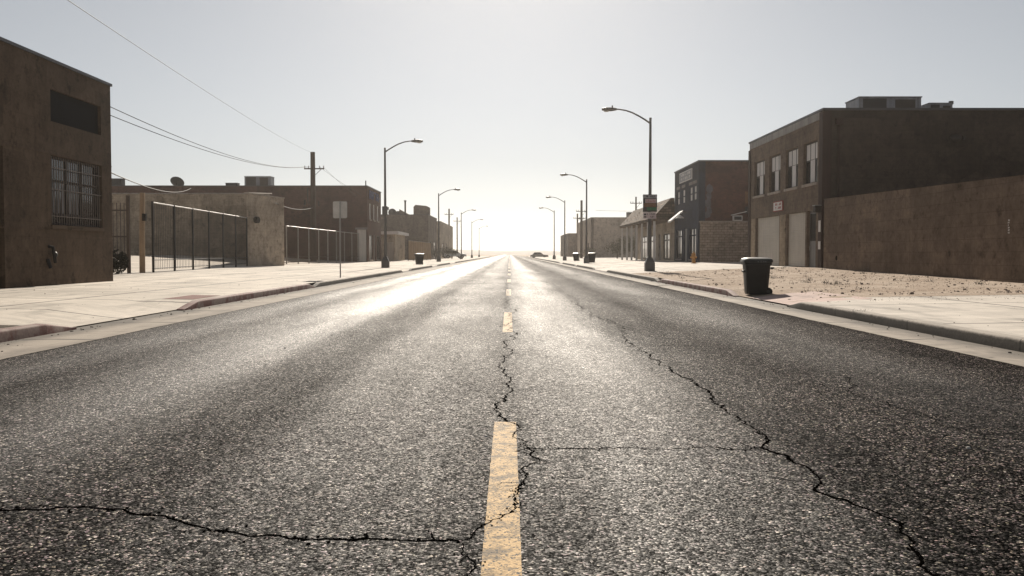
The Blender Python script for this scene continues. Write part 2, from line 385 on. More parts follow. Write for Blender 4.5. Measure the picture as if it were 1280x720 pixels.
def facade(mb, pl, c, n, u0, u1, z0, z1, ops=(), rev=.18):
    """one wall plane with real openings; n = outward sign; reveals go inwards"""
    us = sorted({u0, u1, *[o[0] for o in ops], *[o[1] for o in ops]}); zs = sorted({z0, z1, *[o[2] for o in ops], *[o[3] for o in ops]})
    P = (lambda u, z, d=0.0: (c - n * d, u, z)) if pl == 'x' else (lambda u, z, d=0.0: (u, c - n * d, z))
    for a, b in zip(us, us[1:]):
        for e, g in zip(zs, zs[1:]):
            mu, mz = (a + b) / 2, (e + g) / 2
            if any(o[0] < mu < o[1] and o[2] < mz < o[3] for o in ops): continue
            mb.quad(P(a, e), P(b, e), P(b, g), P(a, g))
    for (a, b, e, g) in [o[:4] for o in ops]:
        mb.quad(P(a, e), P(a, g), P(a, g, rev), P(a, e, rev)); mb.quad(P(b, e), P(b, g), P(b, g, rev), P(b, e, rev))
        mb.quad(P(a, g), P(b, g), P(b, g, rev), P(a, g, rev)); mb.quad(P(a, e), P(b, e), P(b, e, rev), P(a, e, rev))
    return mb

def glyph_rows(pl, c, n, u0, u1, z0, z1, rows, rng, proud=.004, ch=None, weight=.3):
    """rows of small unreadable letter-like strokes"""
    mb = MB(); rh = (z1 - z0) / rows
    for r in range(rows):
        zb = z0 + rh * (r + .18); zt = z0 + rh * (r + .82); w = (ch or rh * .55); u = u0 + rng.uniform(0, .5) * w
        while u + w < u1:
            if rng.random() < .86:
                t = w * weight; k = rng.randrange(5); E = []
                if k in (0, 1, 3): E.append((u, u + t, zb, zt))
                if k in (1, 2): E.append((u + w * .7 - t, u + w * .7, zb, zt - (0 if k == 1 else .0)))
                if k in (0, 2, 4): E.append((u + (t if k == 0 else 0), u + w * .7 - (t if k == 2 else 0), zt - t, zt))
                if k in (0, 3): E.append((u + t, u + w * .7, zb, zb + t))
                if k == 4: E.append((u + w * .35 - t / 2, u + w * .35 + t / 2, zb, zt - t))
                for (a, b, e, g) in E:
                    mb.slab(pl, c, c + n * proud, a, b, e, g)
            u += w
    return mb

def leaves(c, rad, count, size, rng, flat=.85):
    mb = MB()
    for _ in range(count):
        while True:
            p = Vector((rng.uniform(-1, 1), rng.uniform(-1, 1), rng.uniform(-1, 1)))
            if p.length < 1 and mnoise.noise(p * 2.1 + Vector(c)) > -.25 and p.length > .25: break
        q = Vector((c[0] + p.x * rad[0], c[1] + p.y * rad[1], c[2] + p.z * rad[2]))
        a = Vector((rng.gauss(0, 1), rng.gauss(0, 1), rng.gauss(0, 1))).normalized(); b = a.cross(Vector((rng.gauss(0, 1), rng.gauss(0, 1), rng.gauss(0, 1)))).normalized()
        s_ = size * rng.uniform(.6, 1.4)
        mb.add([q - a * s_, q - b * s_ * .4, q + a * s_, q + b * s_ * .4], [(0, 1, 2, 3)])
    return mb

# ------------------------------------------------------------------ terrain
XL, XR = -6.55, 5.95          # kerb faces
AL, AR = -5.5, 5.2            # asphalt edges
LEFT_CUTS = [(13.9, 18.5), (56.6, 61.0), (78.5, 84.6), (101.8, 112.0)]
RIGHT_CUTS = [(19.7, 24.4), (56.7, 65.5), (82.5, 84.5), (104, 112)]
def cut(y, cuts, ramp=.9):
    k = 0.0
    for a, b in cuts:
        if a - ramp < y < b + ramp:
            k = max(k, min(1, (y - a + ramp) / ramp, (b + ramp - y) / ramp)) if not (a <= y <= b) else 1.0
    return k
def zl(x, y):
    d = max(0.0, -(x - (XL - .15)))
    z = .162 + .018 * min(d, 10.3) + .068 * max(0, min(d, 20) - 10.3)
    return z - (z - .025) * cut(y, LEFT_CUTS) * max(0, 1 - d / 1.3)
def zr(x, y):
    d = max(0.0, x - (XR + .15))
    rise = max(0.0, min(1.0, (y - 24) / 18))
    z = .162 + .016 * min(d, 12) + rise * .19 * min(1, d / 7)
    return z - (z - .025) * cut(y, RIGHT_CUTS) * max(0, 1 - d / 1.3)
def lin(a, b, n): return [a + (b - a) * i / n for i in range(n + 1)]
def sheet(name, mat, xs, ys, zf, bumpy=0.0):
    mb = MB(); nx = len(xs)
    for y in ys:
        for x in xs:
            z = zf(x, y)
            if bumpy and xs[0] < x < xs[-1] and ys[0] < y < ys[-1]:
                z += bumpy * (mnoise.noise((x * .9, y * .5, 0)) + .5 * mnoise.noise((x * 3.1, y * 1.7, 4)))
            mb.v.append((x, y, z))
    for j in range(len(ys) - 1):
        for i in range(nx - 1):
            mb.f.append((j * nx + i, j * nx + i + 1, (j + 1) * nx + i + 1, (j + 1) * nx + i))
    return struct(mb.build(name, mat, smooth=True))
def ybreaks(y0, y1, cuts, step=2.0, r=.9):
    s_ = {y0, y1}
    for a, b in cuts:
        for q in (a - r, a, b, b + r):
            if y0 < q < y1: s_.add(q)
    y = y0
    while y < y1: s_.add(round(y, 3)); y += step if y < 130 else 12
    return sorted(s_)

FAR = 900
struct(MB().quad((-1600, -150, -.16), (1600, -150, -.16), (1600, 1650, -.16), (-1600, 1650, -.16)).build('ground', 'ground'))
road = struct(sheet('road', 'asphalt', [AL - .12, 0, AR + .12], [-12, 0, 30, 100, 300, FAR], lambda x, y: 0.0))
def gutter(name, kerbx, edge, sgn):
    ys = lin(-12, 60, 480) + lin(62, FAR, 40); mb = MB()
    for yv in ys:
        j = .022 * mnoise.noise((yv * 1.1, sgn, 0)) + .014 * mnoise.noise((yv * 5.3, sgn, 4))
        for x, z in ((kerbx + sgn * .17, .006), (kerbx, .005), ((kerbx + edge) / 2, .013), (edge + j, .0065)): mb.v.append((x, yv, z))
    for i in range(len(ys) - 1):
        for k in range(3): mb.f.append((i * 4 + k, i * 4 + k + 1, i * 4 + k + 5, i * 4 + k + 4))
    return struct(mb.build(name, 'gutter', smooth=True))
gutter('gutter_left', XL, AL, -1); gutter('gutter_right', XR, AR, 1)
sheet('sidewalk_left', 'walk', [XL - .15, XL - .5, XL - 1.45, -9.5, -12.72, -17.0], ybreaks(-12, 330, LEFT_CUTS), zl)
sheet('yard_left', 'yard', [-17.0, -20, -23, -26.7, -40, -80], ybreaks(-12, 330, LEFT_CUTS, 10), lambda x, y: zl(x, y))
sheet('apron_right', 'walk2', [XR + .15, XR + .5, XR + 1.45, 9, 12, 14.5, 22], ybreaks(-12, 20.6, RIGHT_CUTS, 1.5), zr)
dx = [XR + .15, XR + .5, XR + 1.45] + lin(8, 14.6, 80); dy = [y for y in lin(20.6, 46.0, 70)]
sheet('dirt_lot', 'dirt', dx, sorted(set(dy + [23.5, 24.4, 25.3])), lambda x, y: zr(x, y) + .004 - .03 * sum(math.exp(-((x - 9.2 - d_ - .06 * (y - 20)) / .16) ** 2) for d_ in (0, 1.6, 2.5, 4.1)) * (1 if y < 45.9 else 0), .016)
sheet('sidewalk_right', 'walk2', [XR + .15, XR + .5, XR + 1.45, 9, 12, 14.6, 22], ybreaks(46.0, 330, RIGHT_CUTS), zr)
mb = MB(); xs = lin(6.15, 14.5, 120)
for x in xs:
    k = .28 + .3 * mnoise.noise((x * .8, 3, 0)) + .16 * mnoise.noise((x * 3.3, 8, 0)) + .06 * mnoise.noise((x * 11, 1, 0))
    for q in (0.0, .5, 1.0): yv = 20.75 - max(.02, k + .15) * (1 - q) * 1.2; mb.v.append((x, yv, zr(x, yv) + .003 + .012 * q))
for i in range(len(xs) - 1):
    for q in range(2): mb.f.append((i * 3 + q, i * 3 + q + 3, i * 3 + q + 4, i * 3 + q + 1))
struct(mb.build('dirt_spill', 'dirt', smooth=True))
sheet('yard_right', 'dirt', [14.6, 17, 20, 30, 60], ybreaks(20.6, 46, RIGHT_CUTS, 6), zr)
# pink ramp apron by the bin, red pad on the left
sheet('driveway_ramp', 'pink', [XR + .13, XR + .5, XR + 1.2, XR + 1.75], lin(19.4, 23.2, 8), lambda x, y: zr(x, y) + .012)
sheet('red_pad', 'redpad', [-7.45, -7.1, -6.78], lin(19.7, 21.6, 4), lambda x, y: zl(x, y) + .005)

sheet('soil_strip', 'soil', [-8.3, -7.5, -6.72], lin(6, 12.6, 30), lambda x, y: zl(x, y) + .006 + .012 * mnoise.noise((x * 3, y * 2, 0)))
# kerbs: rounded profile run along the street, ramped ends at driveways
def kerb(side, a, b, mat):
    f = XL if side < 0 else XR; s_ = -1 if side < 0 else 1
    prof = [(0, -.05), (0.0, .128), (.008, .148), (.026, .159), (.15, .163), (.15, -.05)]
    rings = []; n = max(2, int((b - a) / 1.5))
    ys = sorted(set([a, a + .45, a + .9, b - .9, b - .45, b] + lin(a + .9, b - .9, n))) if b - a > 2 else [a, b]
    for y in ys:
        h = min(1, max(.2, (y - a) / .9 * .8 + .2), max(.2, (b - y) / .9 * .8 + .2))
        w = .006 * mnoise.noise((y * .7, side, 0))
        rings.append([(f + s_ * (px + w), y, pz * h if pz > 0 else pz) for px, pz in prof])
    mb = MB(); mb.loft(rings if s_ < 0 else [list(reversed(q)) for q in rings])
    return struct(mb.build('kerb', mat, smooth=True))
def kerb_run(side, cuts, y0, y1, red):
    y = y0
    for a, b in cuts + [(y1, y1)]:
        if a > y:
            m = [(y, a, 'kerb')]
            for ra, rb in red:
                if ra >= y and rb <= a: m = [q for q in [(y, ra, 'kerb'), (ra, rb, 'redkerb'), (rb, a, 'kerb')] if q[1] - q[0] > .1]
            for q in m: kerb(side, *q)
        y = b
kerb_run(-1, LEFT_CUTS, -10, 330, [(18.5, 31.0), (-10, 13.9)])
kerb_run(1, RIGHT_CUTS, -10, 330, [(24.4, 37.0)])

# far hills
def hills(y, h, seed, x0=-900, x1=900):
    mb = MB(); n = 90; r = []
    for i in range(n + 1):
        x = x0 + (x1 - x0) * i / n
        k = h * (.45 + .55 * mnoise.noise((x * .0032, seed, 0)) + .25 * mnoise.noise((x * .011, seed, 3)))
        k = max(2.0, k)
        r.append([(x, y - 120, -.6), (x, y - 50, k * .55), (x, y, k), (x, y + 140, -.6)])
    mb.loft(r, False)
    return struct(mb.build('hills', 'hill', smooth=True))
hills(1180, 7, 2.3); hills(1450, 11, 7.9)

# ------------------------------------------------------------------ road marks
y = 1.75; k = 0
while y < 330:
    mb = MB(); L = 4.5; n = 60 if k < 3 else 6; lo = []; hi = []
    for i in range(n + 1):
        yy = y + L * i / n
        j = (lambda sd: .006 * mnoise.noise((yy * 9, sd, k)) + .004 * mnoise.noise((yy * 40, sd, k))) if k < 3 else (lambda sd: 0)
        lo.append((-.104 + j(1), yy, .0012)); hi.append((.044 + j(5), yy, .0012))
    for i in range(n): mb.quad(lo[i], hi[i], hi[i + 1], lo[i + 1])
    mb.build('centre_line_dash', 'yellow' if k < 2 else 'yellowworn', road); y += 11.7; k += 1

CRACKS = [
 ([(-2.9, 4.02), (-2.284, 4.083), (-2.075, 4.096), (-1.937, 4.148), (-1.757, 4.109), (-1.516, 3.995), (-1.348, 3.864), (-1.234, 3.774), (-1.108, 3.741), (-0.938, 3.719), (-0.7, 3.667), (-0.439, 3.646), (-0.198, 3.636)], .027, 4),
 ([(-0.198, 3.636), (-0.146, 3.763), (-0.082, 3.899), (0.0, 4.032), (0.04, 4.188), (0.043, 4.431), (0.073, 4.637), (0.096, 4.755), (0.114, 4.993), (0.168, 5.051), (.12, 5.2), (0.109, 5.407)], .014, 6),
 ([(-0.181, 3.605), (-0.184, 3.479), (-0.137, 3.301), (-0.142, 3.164), (-.16, 2.9)], .012, 4),
 ([(-.03, 6.25), (.03, 6.2), (0.059, 6.088), (0.098, 5.593), (0.109, 5.407), (0.028, 5.297)], .011, 4),
 ([(-0.027, 6.263), (-0.102, 6.891), (-0.045, 7.274), (0.021, 7.84), (-0.038, 8.728), (-0.1, 9.554), (0.028, 10.724), (-0.073, 11.888), (0.059, 13.471), (0.042, 15.913), (-0.091, 19.433), (-0.062, 24.945), (-.12, 32), (-.05, 40.089), (-0.1, 73.532)], .022, 9),
 ([(1.647, 25.925), (1.539, 17.156), (1.783, 14.51), (1.508, 11.374), (1.587, 10.637), (1.62, 9.767), (1.578, 8.905), (1.634, 8.132), (1.602, 7.274), (1.577, 6.579), (1.608, 6.004), (1.592, 5.665), (1.487, 5.407), (1.581, 5.171), (1.607, 4.862), (1.541, 4.54), (1.569, 4.257), (1.629, 4.007), (1.609, 3.752), (1.559, 3.461), (1.523, 3.227), (1.5, 2.9)], .023, 10),
 ([(0.109, 5.407), (0.297, 5.385), (0.583, 5.407), (0.86, 5.363), (1.156, 5.43), (1.329, 5.363), (1.487, 5.407)], .019, 2),
 ([(3.139, 8.557), (3.019, 8.132), (2.863, 7.747), (2.819, 7.397), (2.886, 6.964), (2.956, 6.68), (2.949, 6.324), (3.0, 5.7)], .013, 5),
 ([(0.981, 11.473), (1.508, 11.374), (2.15, 11.574), (2.439, 11.276)], .016, 2),
 ([(0.0, 12.2), (-.9, 12.1), (-2.4, 12.4), (-4.2, 12.2)], .006, 2),
 ([(-.09, 24.9), (1.2, 25.2), (3.1, 25.0), (5.1, 25.3)], .012, 2),
 ([(0.1, 36.0), (2.4, 35.5), (5.1, 36)], .02, 2),
]
def crack(pts, w, spur, seed):
    rng = random.Random(seed); P = [Vector((a, b, 0)) for a, b in pts]
    def refine(P, amp):
        out = [P[0]]
        for a, b in zip(P, P[1:]):
            d = b - a; L = d.length
            if L > .022:
                nrm = Vector((-d.y, d.x, 0)) / max(L, 1e-6); out.append((a + b) / 2 + nrm * rng.gauss(0, amp * min(L, .35)))
            out.append(b)
        return out
    for it in range(7):
        P = refine(P, .10 if it < 4 else .17)
        if len(P) > 900: break
    mb = MB()
    def ribbon(Q, w0, taper):
        n = len(Q); L = []; 
        for i, p in enumerate(Q):
            d = (Q[min(i + 1, n - 1)] - Q[max(i - 1, 0)]); d = d.normalized() if d.length else Vector((0, 1, 0)); nr = Vector((-d.y, d.x, 0))
            s_ = p.y * 1.0 + p.x * 1.3
            ww = w0 * (.35 + .9 * abs(mnoise.noise((s_ * 2.3, seed, 1))) + .75 * max(0, mnoise.noise((s_ * 11, seed, 2))))
            if taper: ww *= max(.05, 1 - i / (n - 1)) 
            elif i in (0, n - 1): ww *= .15
            L.append((p + nr * ww * rng.uniform(.35, .65), p - nr * ww * rng.uniform(.35, .65)))
        for (a, b), (c, d) in zip(L, L[1:]):
            mb.quad((a.x, a.y, .0022), (b.x, b.y, .0022), (d.x, d.y, .0022), (c.x, c.y, .0022))
    ribbon(P, w, False)
    for _ in range(spur * 3):
        i = rng.randrange(2, len(P) - 2); p = P[i]
        ang = rng.choice([rng.uniform(0, 6.28), rng.choice([0, math.pi]) + rng.gauss(0, .4)]); L = rng.uniform(.05, .22)
        q = p + Vector((math.cos(ang), math.sin(ang), 0)) * L
        S = [p, (p * .6 + q * .4) + Vector((rng.gauss(0, .01), rng.gauss(0, .012), 0)), q]
        for _k in range(3): S = refine(S, .2)
        S = [Vector((a.x, a.y, 0)) for a in S]
        z0 = len(mb.v); ribbon(S, w * .7, True)
        for t in range(z0, len(mb.v)): mb.v[t] = (mb.v[t][0], mb.v[t][1], .0026 + .0001 * (_ % 5))
    for _ in range(len(pts) * 9):     # crumbled bits missing along the edges
        p = rng.choice(P); ox, oy = rng.gauss(0, w * 1.3), rng.gauss(0, w * 1.6); q = rng.uniform(.0015, .006) * (.6 + w * 50); a0 = rng.uniform(0, 6.28)
        mb.add([(p.x + ox + q * rng.uniform(.5, 1.2) * math.cos(a0 + k * 1.05), p.y + oy + q * 1.5 * rng.uniform(.5, 1.2) * math.sin(a0 + k * 1.05), .0030 + .00001 * (_ % 40)) for k in range(6)], [(0, 1, 2, 3, 4, 5)])
    mb.build('crack', 'crack', road)
for i, (p, w, sp) in enumerate(CRACKS): crack(p, w, sp, 11 + i)

# loose chips on the road, litter in the gutters, pebbles on the dirt (uncountable)
def scatter(name, mat, count, area, size, zf, rng, keep=None):
    mb = MB()
    for _ in range(count):
        x = rng.uniform(area[0], area[1]); yv = area[2] + (area[3] - area[2]) * rng.random() ** 1.3
        if keep and not keep(x, yv): continue
        s_ = rng.uniform(size[0], size[1]) * (1 + (rng.random() ** 8) * 2); z = zf(x, yv); a = rng.uniform(0, 6.28)
        r = [(x + math.cos(a + k * 1.2566 + rng.uniform(-.3, .3)) * s_ * rng.uniform(.7, 1.2), yv + math.sin(a + k * 1.2566) * s_ * rng.uniform(.6, 1.1)) for k in range(5)]
        h = s_ * rng.uniform(.35, .8)
        mb.loft([[(q[0], q[1], z - .004) for q in r], [(x + (q[0] - x) * .55, yv + (q[1] - yv) * .55, z + h) for q in r]])
    return struct(mb.build(name, mat), 'stuff')
rg = random.Random(3)
scatter('apron_grit', 'pebble', 420, (6.3, 14.0, 18.6, 20.6), (.004, .012), zr, rg)
scatter('road_chips', 'chip', 130, (-5.2, 5.0, 2.6, 16), (.003, .0075), lambda x, y: 0, rg)
scatter('gutter_litter', 'litter', 1700, (5.3, 5.93, 7, 60), (.004, .017), lambda x, y: .008, rg, lambda x, y: rg.random() < ((x - 5.25) / .68) ** 3 * (.35 + 1.3 * max(0, mnoise.noise((y * .6, 2, 0)))))
scatter('gutter_litter', 'litter', 1700, (-6.53, -5.7, 7, 60), (.004, .017), lambda x, y: .008, rg, lambda x, y: rg.random() < ((-5.65 - x) / .88) ** 3 * (.35 + 1.3 * max(0, mnoise.noise((y * .6, 7, 0)))))
scatter('dirt_pebbles', 'pebble', 2600, (6.3, 14.4, 20.8, 45.5), (.007, .022), lambda x, y: zr(x, y) + .0, rg)
scatter('sidewalk_debris', 'litter', 260, (-12.5, -6.8, 8, 45), (.004, .013), zl, rg)
scatter('apron_debris', 'litter', 70, (6.2, 13, 8, 20.5), (.004, .012), zr, rg)

# ------------------------------------------------------------------ building helpers
def coping(root, x0, x1, y0, y1, z, mat='coping', t=.08, out=.05, w=.3):
    mb = MB()
    mb.box(x0 - out, x1 + out, y0 - out, y0 + w, z, z + t); mb.box(x0 - out, x1 + out, y1 - w, y1 + out, z, z + t)
    mb.box(x0 - out, x0 + w, y0 + w, y1 - w, z, z + t); mb.box(x1 - w, x1 + out, y0 + w, y1 - w, z, z + t)
    return mb.build('coping', mat, root)
def shell(root, mat, x0, x1, y0, y1, z0, z1, street=None, sops=(), south=(), rev=.18, side=None):
    """walls; street 'w' or 'e' is the side on the street (openings sops along Y); south openings along X"""
    mb = MB()
    facade(mb, 'x', x0, -1, y0, y1, z0, z1, sops if street == 'w' else (), rev)
    facade(mb, 'x', x1, 1, y0, y1, z0, z1, sops if street == 'e' else (), rev)
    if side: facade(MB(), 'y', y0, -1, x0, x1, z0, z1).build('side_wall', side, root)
    else: facade(mb, 'y', y0, -1, x0, x1, z0, z1, south, rev)
    facade(mb, 'y', y1, 1, x0, x1, z0, z1)
    w = mb.build('wall', mat, root)
    MB().quad((x0 + .02, y0 + .02, z1 - .2), (x1 - .02, y0 + .02, z1 - .2), (x1 - .02, y1 - .02, z1 - .2), (x0 + .02, y1 - .02, z1 - .2)).build('roof', 'roof', root)
    return w
def roller_door(root, pl, c, n, u0, u1, z0, z1, mat, pitch=.085, d=.12):
    mb = MB(); z = z0; cb = c - n * d
    P = (lambda u, z, dd: (cb + n * dd, u, z)) if pl == 'x' else (lambda u, z, dd: (u, cb + n * dd, z))
    while z < z1 - .01:
        t = min(z + pitch, z1); m = z + (t - z) * .5
        for (a, da, b, db) in ((z, 0, z + (t - z) * .2, .016), (z + (t - z) * .2, .016, z + (t - z) * .8, .016), (z + (t - z) * .8, .016, t, 0)):
            mb.quad(P(u0, a, da), P(u1, a, da), P(u1, b, db), P(u0, b, db))
        z = t
    door = mb.build('roller_door', mat, root)
    MB().slab(pl, cb + n * .02, cb + n * .05, u0, u1, z0, z0 + .1).build('bottom_rail', 'frame', door)
    return door
def window(root, pl, c, n, u0, u1, z0, z1, frame='frame', d=.12, fw=.06, mull=(), rail=(), sill=None, glass='glass'):
    cb = c - n * d
    f = MB(); a, b = cb, cb + n * .05
    f.slab(pl, a, b, u0, u0 + fw, z0, z1); f.slab(pl, a, b, u1 - fw, u1, z0, z1)
    f.slab(pl, a, b, u0 + fw, u1 - fw, z0, z0 + fw); f.slab(pl, a, b, u0 + fw, u1 - fw, z1 - fw, z1)
    for m in mull: f.slab(pl, a, b - n * .004, m - fw / 2, m + fw / 2, z0 + fw, z1 - fw)
    for r in rail: f.slab(pl, a, b - n * .008, u0 + fw, u1 - fw, r - fw / 2, r + fw / 2)
    w = f.build('window', frame, root)
    MB().slab(pl, cb - n * .03, cb + n * .012, u0, u1, z0, z1).build('pane', glass, w)
    if sill: MB().slab(pl, c - n * .1, c + n * .07, u0 - .08, u1 + .08, z0 - .12, z0 - .002).build('sill', sill, w)
    return w

# ------------------------------------------------------------------ LEFT: near stucco building
b = thing('stucco_building', 'dark brown stucco building at the left edge with barred window and black panel', 'building', (-12.7, 17, 0))
X0 = -12.7
ops = [(20.9, 23.2, .0, 3.85), (25.6, 28.8, 1.95, 3.88), (25.65, 28.8, 4.82, 5.72)]
shell(b, 'stucco', -31, X0, 4, 29.5, -.15, 6.46, 'e', ops, rev=.2)
coping(b, -31, X0, 4, 29.5, 6.46)
MB().slab('x', X0 - .2, X0 - .1, 25.65, 28.8, 4.82, 5.72).build('blank_panel', 'blackpanel', b)
dr = MB().slab('x', X0 - .2, X0 - .14, 20.9, 23.2, 0, 3.85).build('door', 'blackpanel', b)
MB().slab('x', X0 - .137, X0 - .11, 22.95, 23.05, 1.1, 1.3).build('handle', 'galv', dr)
w = window(b, 'x', X0, 1, 25.6, 28.8, 1.95, 3.88, 'frame', .16, .07, (26.75, 27.65), (2.25, 3.2), None)
mb = MB()
for i in range(22): 
    yy = 25.72 + i * .141; mb.slab('x', X0 - .055, X0 - .035, yy - .009, yy + .009, 1.97, 3.86)
for zz in (2.2, 2.95, 3.55): mb.slab('x', X0 - .035, X0 - .025, 25.62, 28.78, zz - .012, zz + .012)
mb.build('bars', 'bar', w)
mb = MB()      # curtains behind the glass show as pale strips
for yy in (26.0, 26.28, 26.52, 26.95, 27.15, 27.4): mb.slab('x', X0 - .147, X0 - .143, yy, yy + .1, 2.3, 3.15)
mb.build('curtain', 'greyprint', w)
MB().slab('x', X0 - .1, X0 + .05, 25.55, 28.85, 1.83, 1.948).build('sill', 'stucco', w)
MB().slab('x', X0 - .01, X0 + .012, 4, 25.55, 1.80, 1.828).slab('x', X0 - .01, X0 + .012, 4, 29.5, 3.90, 3.935).build('band', 'stucco', b)
g = MB(); g.tube([(X0 + .0, 25.4, 1.35), (X0 + .12, 25.4, 1.33), (X0 + .14, 25.42, 1.15), (X0 + .13, 25.5, .9)], .045, 8); g.tube([(X0 + .02, 25.3, 1.0), (X0 + .1, 25.3, .75)], .05, 8)
g.ellipsoid((X0 + .12, 25.52, 1.12), (.06, .09, .09), 8, 6)
g.build('standpipe', 'iron', b, True)

# block building behind the iron fence
b = thing('block_building', 'beige block building with flat roof behind the black iron fence', 'building', (-17, 59.6, 0))
mb = MB()
poly = [(-60, 75), (-19.5, 75), (-17.0, 59.6), (-15.45, 63.2), (-20.3, 82), (-60, 82)]
tops = [5.98, 5.98, 5.02, 4.9, 5.98, 5.98]
mb.loft([[(x, y, -.1) for x, y in poly], [(x, y, q) for (x, y), q in zip(poly, tops)]], False); mb.build('wall', 'beige', b)
MB().add([(x, y, q - .2) for (x, y), q in zip(poly, tops)], [(0, 1, 2, 3, 4, 5)]).build('roof', 'roof', b)
mb = MB(); zz = list(zip(poly, tops))
for (p, zp), (q, zq) in zip(zz, zz[1:] + zz[:1]):
    d = Vector((q[0] - p[0], q[1] - p[1], 0)).normalized(); nr = Vector((d.y, -d.x, 0)) * .05
    P0, Q0 = Vector((*p, 0)), Vector((*q, 0)); A, B = P0 + nr, Q0 + nr; C_, D = Q0 - nr * 4, P0 - nr * 4
    mb.loft([[(A.x, A.y, zp + .002), (B.x, B.y, zq + .002), (C_.x, C_.y, zq + .002), (D.x, D.y, zp + .002)], [(A.x, A.y, zp + .09), (B.x, B.y, zq + .09), (C_.x, C_.y, zq + .09), (D.x, D.y, zp + .09)]])
mb.build('coping', 'sill', b)
MB().add([(-16.985, 59.592, -.1), (-15.443, 63.18, -.1), (-15.443, 63.18, 4.895), (-16.985, 59.592, 5.012)], [(0, 1, 2, 3)]).build('end_wall_bounce_tone', 'beige2', b)  # paler skin over the block wall: bounced light put into its colour
c = Vector((-16.3, 61.2, 0)); MB().tube([(-16.62, 60.35, 3.35), (-16.42, 60.27, 3.35)], .22, 12).build('wall_lamp', 'frame', b, True)

# brick two-storey building, far left
b = thing('brick_building', 'long dark brown brick two storey building with roof dish and blue lettering', 'building', (-14.5, 94, 0))
X0 = -14.5
wops = [(95.5, 96.5, 4.7, 6.35), (98.2, 99.2, 4.7, 6.35), (101.1, 102.1, 4.7, 6.35), (95.4, 97.6, .5, 3.1), (98.6, 99.7, .2, 3.1), (100.6, 103, .5, 3.1)]
shell(b, 'brownbrick', -56, X0, 94, 104, -.1, 8.0, 'e', wops, [(-15.55, -14.62, .25, 3.6)])
coping(b, -56, X0, 94, 104, 8.0)
for (u0, u1, z0, z1) in wops[:3]: window(b, 'x', X0, 1, u0, u1, z0, z1, 'whitetrim', .1, .14, (), ((z0 + z1) / 2,), 'sill', 'whitetrim')
for (u0, u1, z0, z1) in (wops[3], wops[5]): window(b, 'x', X0, 1, u0, u1, z0, z1, 'frame', .1, .08, ((u0 + u1) / 2,), (), 'sill')
MB().slab('x', X0 - .15, X0 - .1, *wops[4]).build('door', 'greydoor', b)
roller_door(b, 'y', 94, -1, -15.55, -14.62, .25, 3.6, 'shutter2', .12)
MB().slab('y', 93.95, 93.87, -15.72, -14.52, 3.6, 3.8).build('lintel', 'greytrim', b)
for i in range(6):
    o_ = MB(); yc = 95.3 + i * 1.3; a_ = X0 + .002; k_ = ((0, .2, 0, 1), (.6, .8, .1, 1), (0, .8, .8, 1), (.2, .6, .4, .58))
    for q in (k_[:3], k_[:2] + k_[3:], k_[:1] + k_[2:], k_[1:3], k_, k_[:1] + k_[3:])[i]: o_.slab('x', a_, a_ + .06, yc + q[0], yc + q[1], 6.8 + q[2] * .9, 6.8 + q[3] * .9 - .002 * k_.index(q))
    o_.build('letter', 'blueink', b)
MB().tube([(X0 - .2, 94.4, 7.9), (X0 - .2, 94.4, 8.6)], .06, 6).build('vent_pipe', 'iron', b)

# roof plant on it: dish, vents, air conditioners
def dish(loc, r, tilt, label, grp, white=True):
    t = thing('satellite_dish', label, 'satellite dish', loc, grp)
    x, y, z = loc
    MB().tube([(x, y, z), (x, y, z + r * .9)], r * .09, 8).box(x - r * .5, x + r * .5, y - r * .3, y + r * .3, z, z + .08).build('mast', 'iron', t)
    rings = []
    for i in range(7):
        a = i / 6; rr = r * a + .001; dz = .32 * r * a * a
        ring = []
        for k in range(20):
            v = Vector((rr * math.cos(k * math.pi / 10), rr * math.sin(k * math.pi / 10), dz)); v.rotate(Matrix.Rotation(tilt, 3, 'X')); ring.append((x + v.x, y + v.y, z + r * .9 + v.z))
        rings.append(ring)
    back = [[(p[0], p[1] + .05, p[2] - .03) for p in q] for q in rings]
    MB().loft(rings[:1] + rings[1:] + back[::-1], False).build('reflector', 'coping', t, True)
    e = Vector((0, 0, r * .95)); e.rotate(Matrix.Rotation(tilt, 3, 'X'))
    MB().tube([(x, y, z + r * .9), (x + e.x, y + e.y, z + r * .9 + e.z)], r * .035, 6).ellipsoid((x + e.x, y + e.y, z + r * .9 + e.z), (r * .1,) * 3, 8, 6).build('feed_arm', 'iron', t)
    return t
dish((-34.4, 95.5, 7.8), .70, R(-44), 'dark satellite dish on the flat roof above the iron fence', 'satellite dishes on roofs')
def roofbox(name, x0, x1, y0, y1, z0, z1, label, cat, pale=True, grp='air conditioners on the roofs'):
    t = thing(name, label, cat, ((x0 + x1) / 2, (y0 + y1) / 2, z0), grp)
    MB().box(x0 + .06, x1 - .06, y0 + .06, y1 - .06, z0, z0 + .1).build('curb', 'iron', t)
    MB().box(x0, x1, y0, y1, z0 + .1, z1 - .05).build('casing', 'acpale' if pale else 'acdark', t, bevel=.02)
    MB().box(x0 - .03, x1 + .03, y0 - .03, y1 + .03, z1 - .05, z1).build('lid', 'acpale' if pale else 'acdark', t)
    mb = MB(); n = max(4, int((z1 - z0 - .3) / .07))
    for i in range(n):
        zz = z0 + .18 + i * (z1 - z0 - .32) / n; mb.box(x0 + (x1 - x0) * .08, x0 + (x1 - x0) * .42, y0 - .02, y0, zz, zz + .035)
    mb.box(x0 + (x1 - x0) * .06, x0 + (x1 - x0) * .44, y0 - .008, y0 - .001, z0 + .15, z1 - .1); mb.build('grille', 'acdark', t)
    mb = MB(); mb.box(x1 - (x1 - x0) * .42, x1 - (x1 - x0) * .1, y0 - .025, y0, z0 + .2, z1 - .15); mb.build('access_panel', 'frame' if pale else 'acdark', t)
    return t
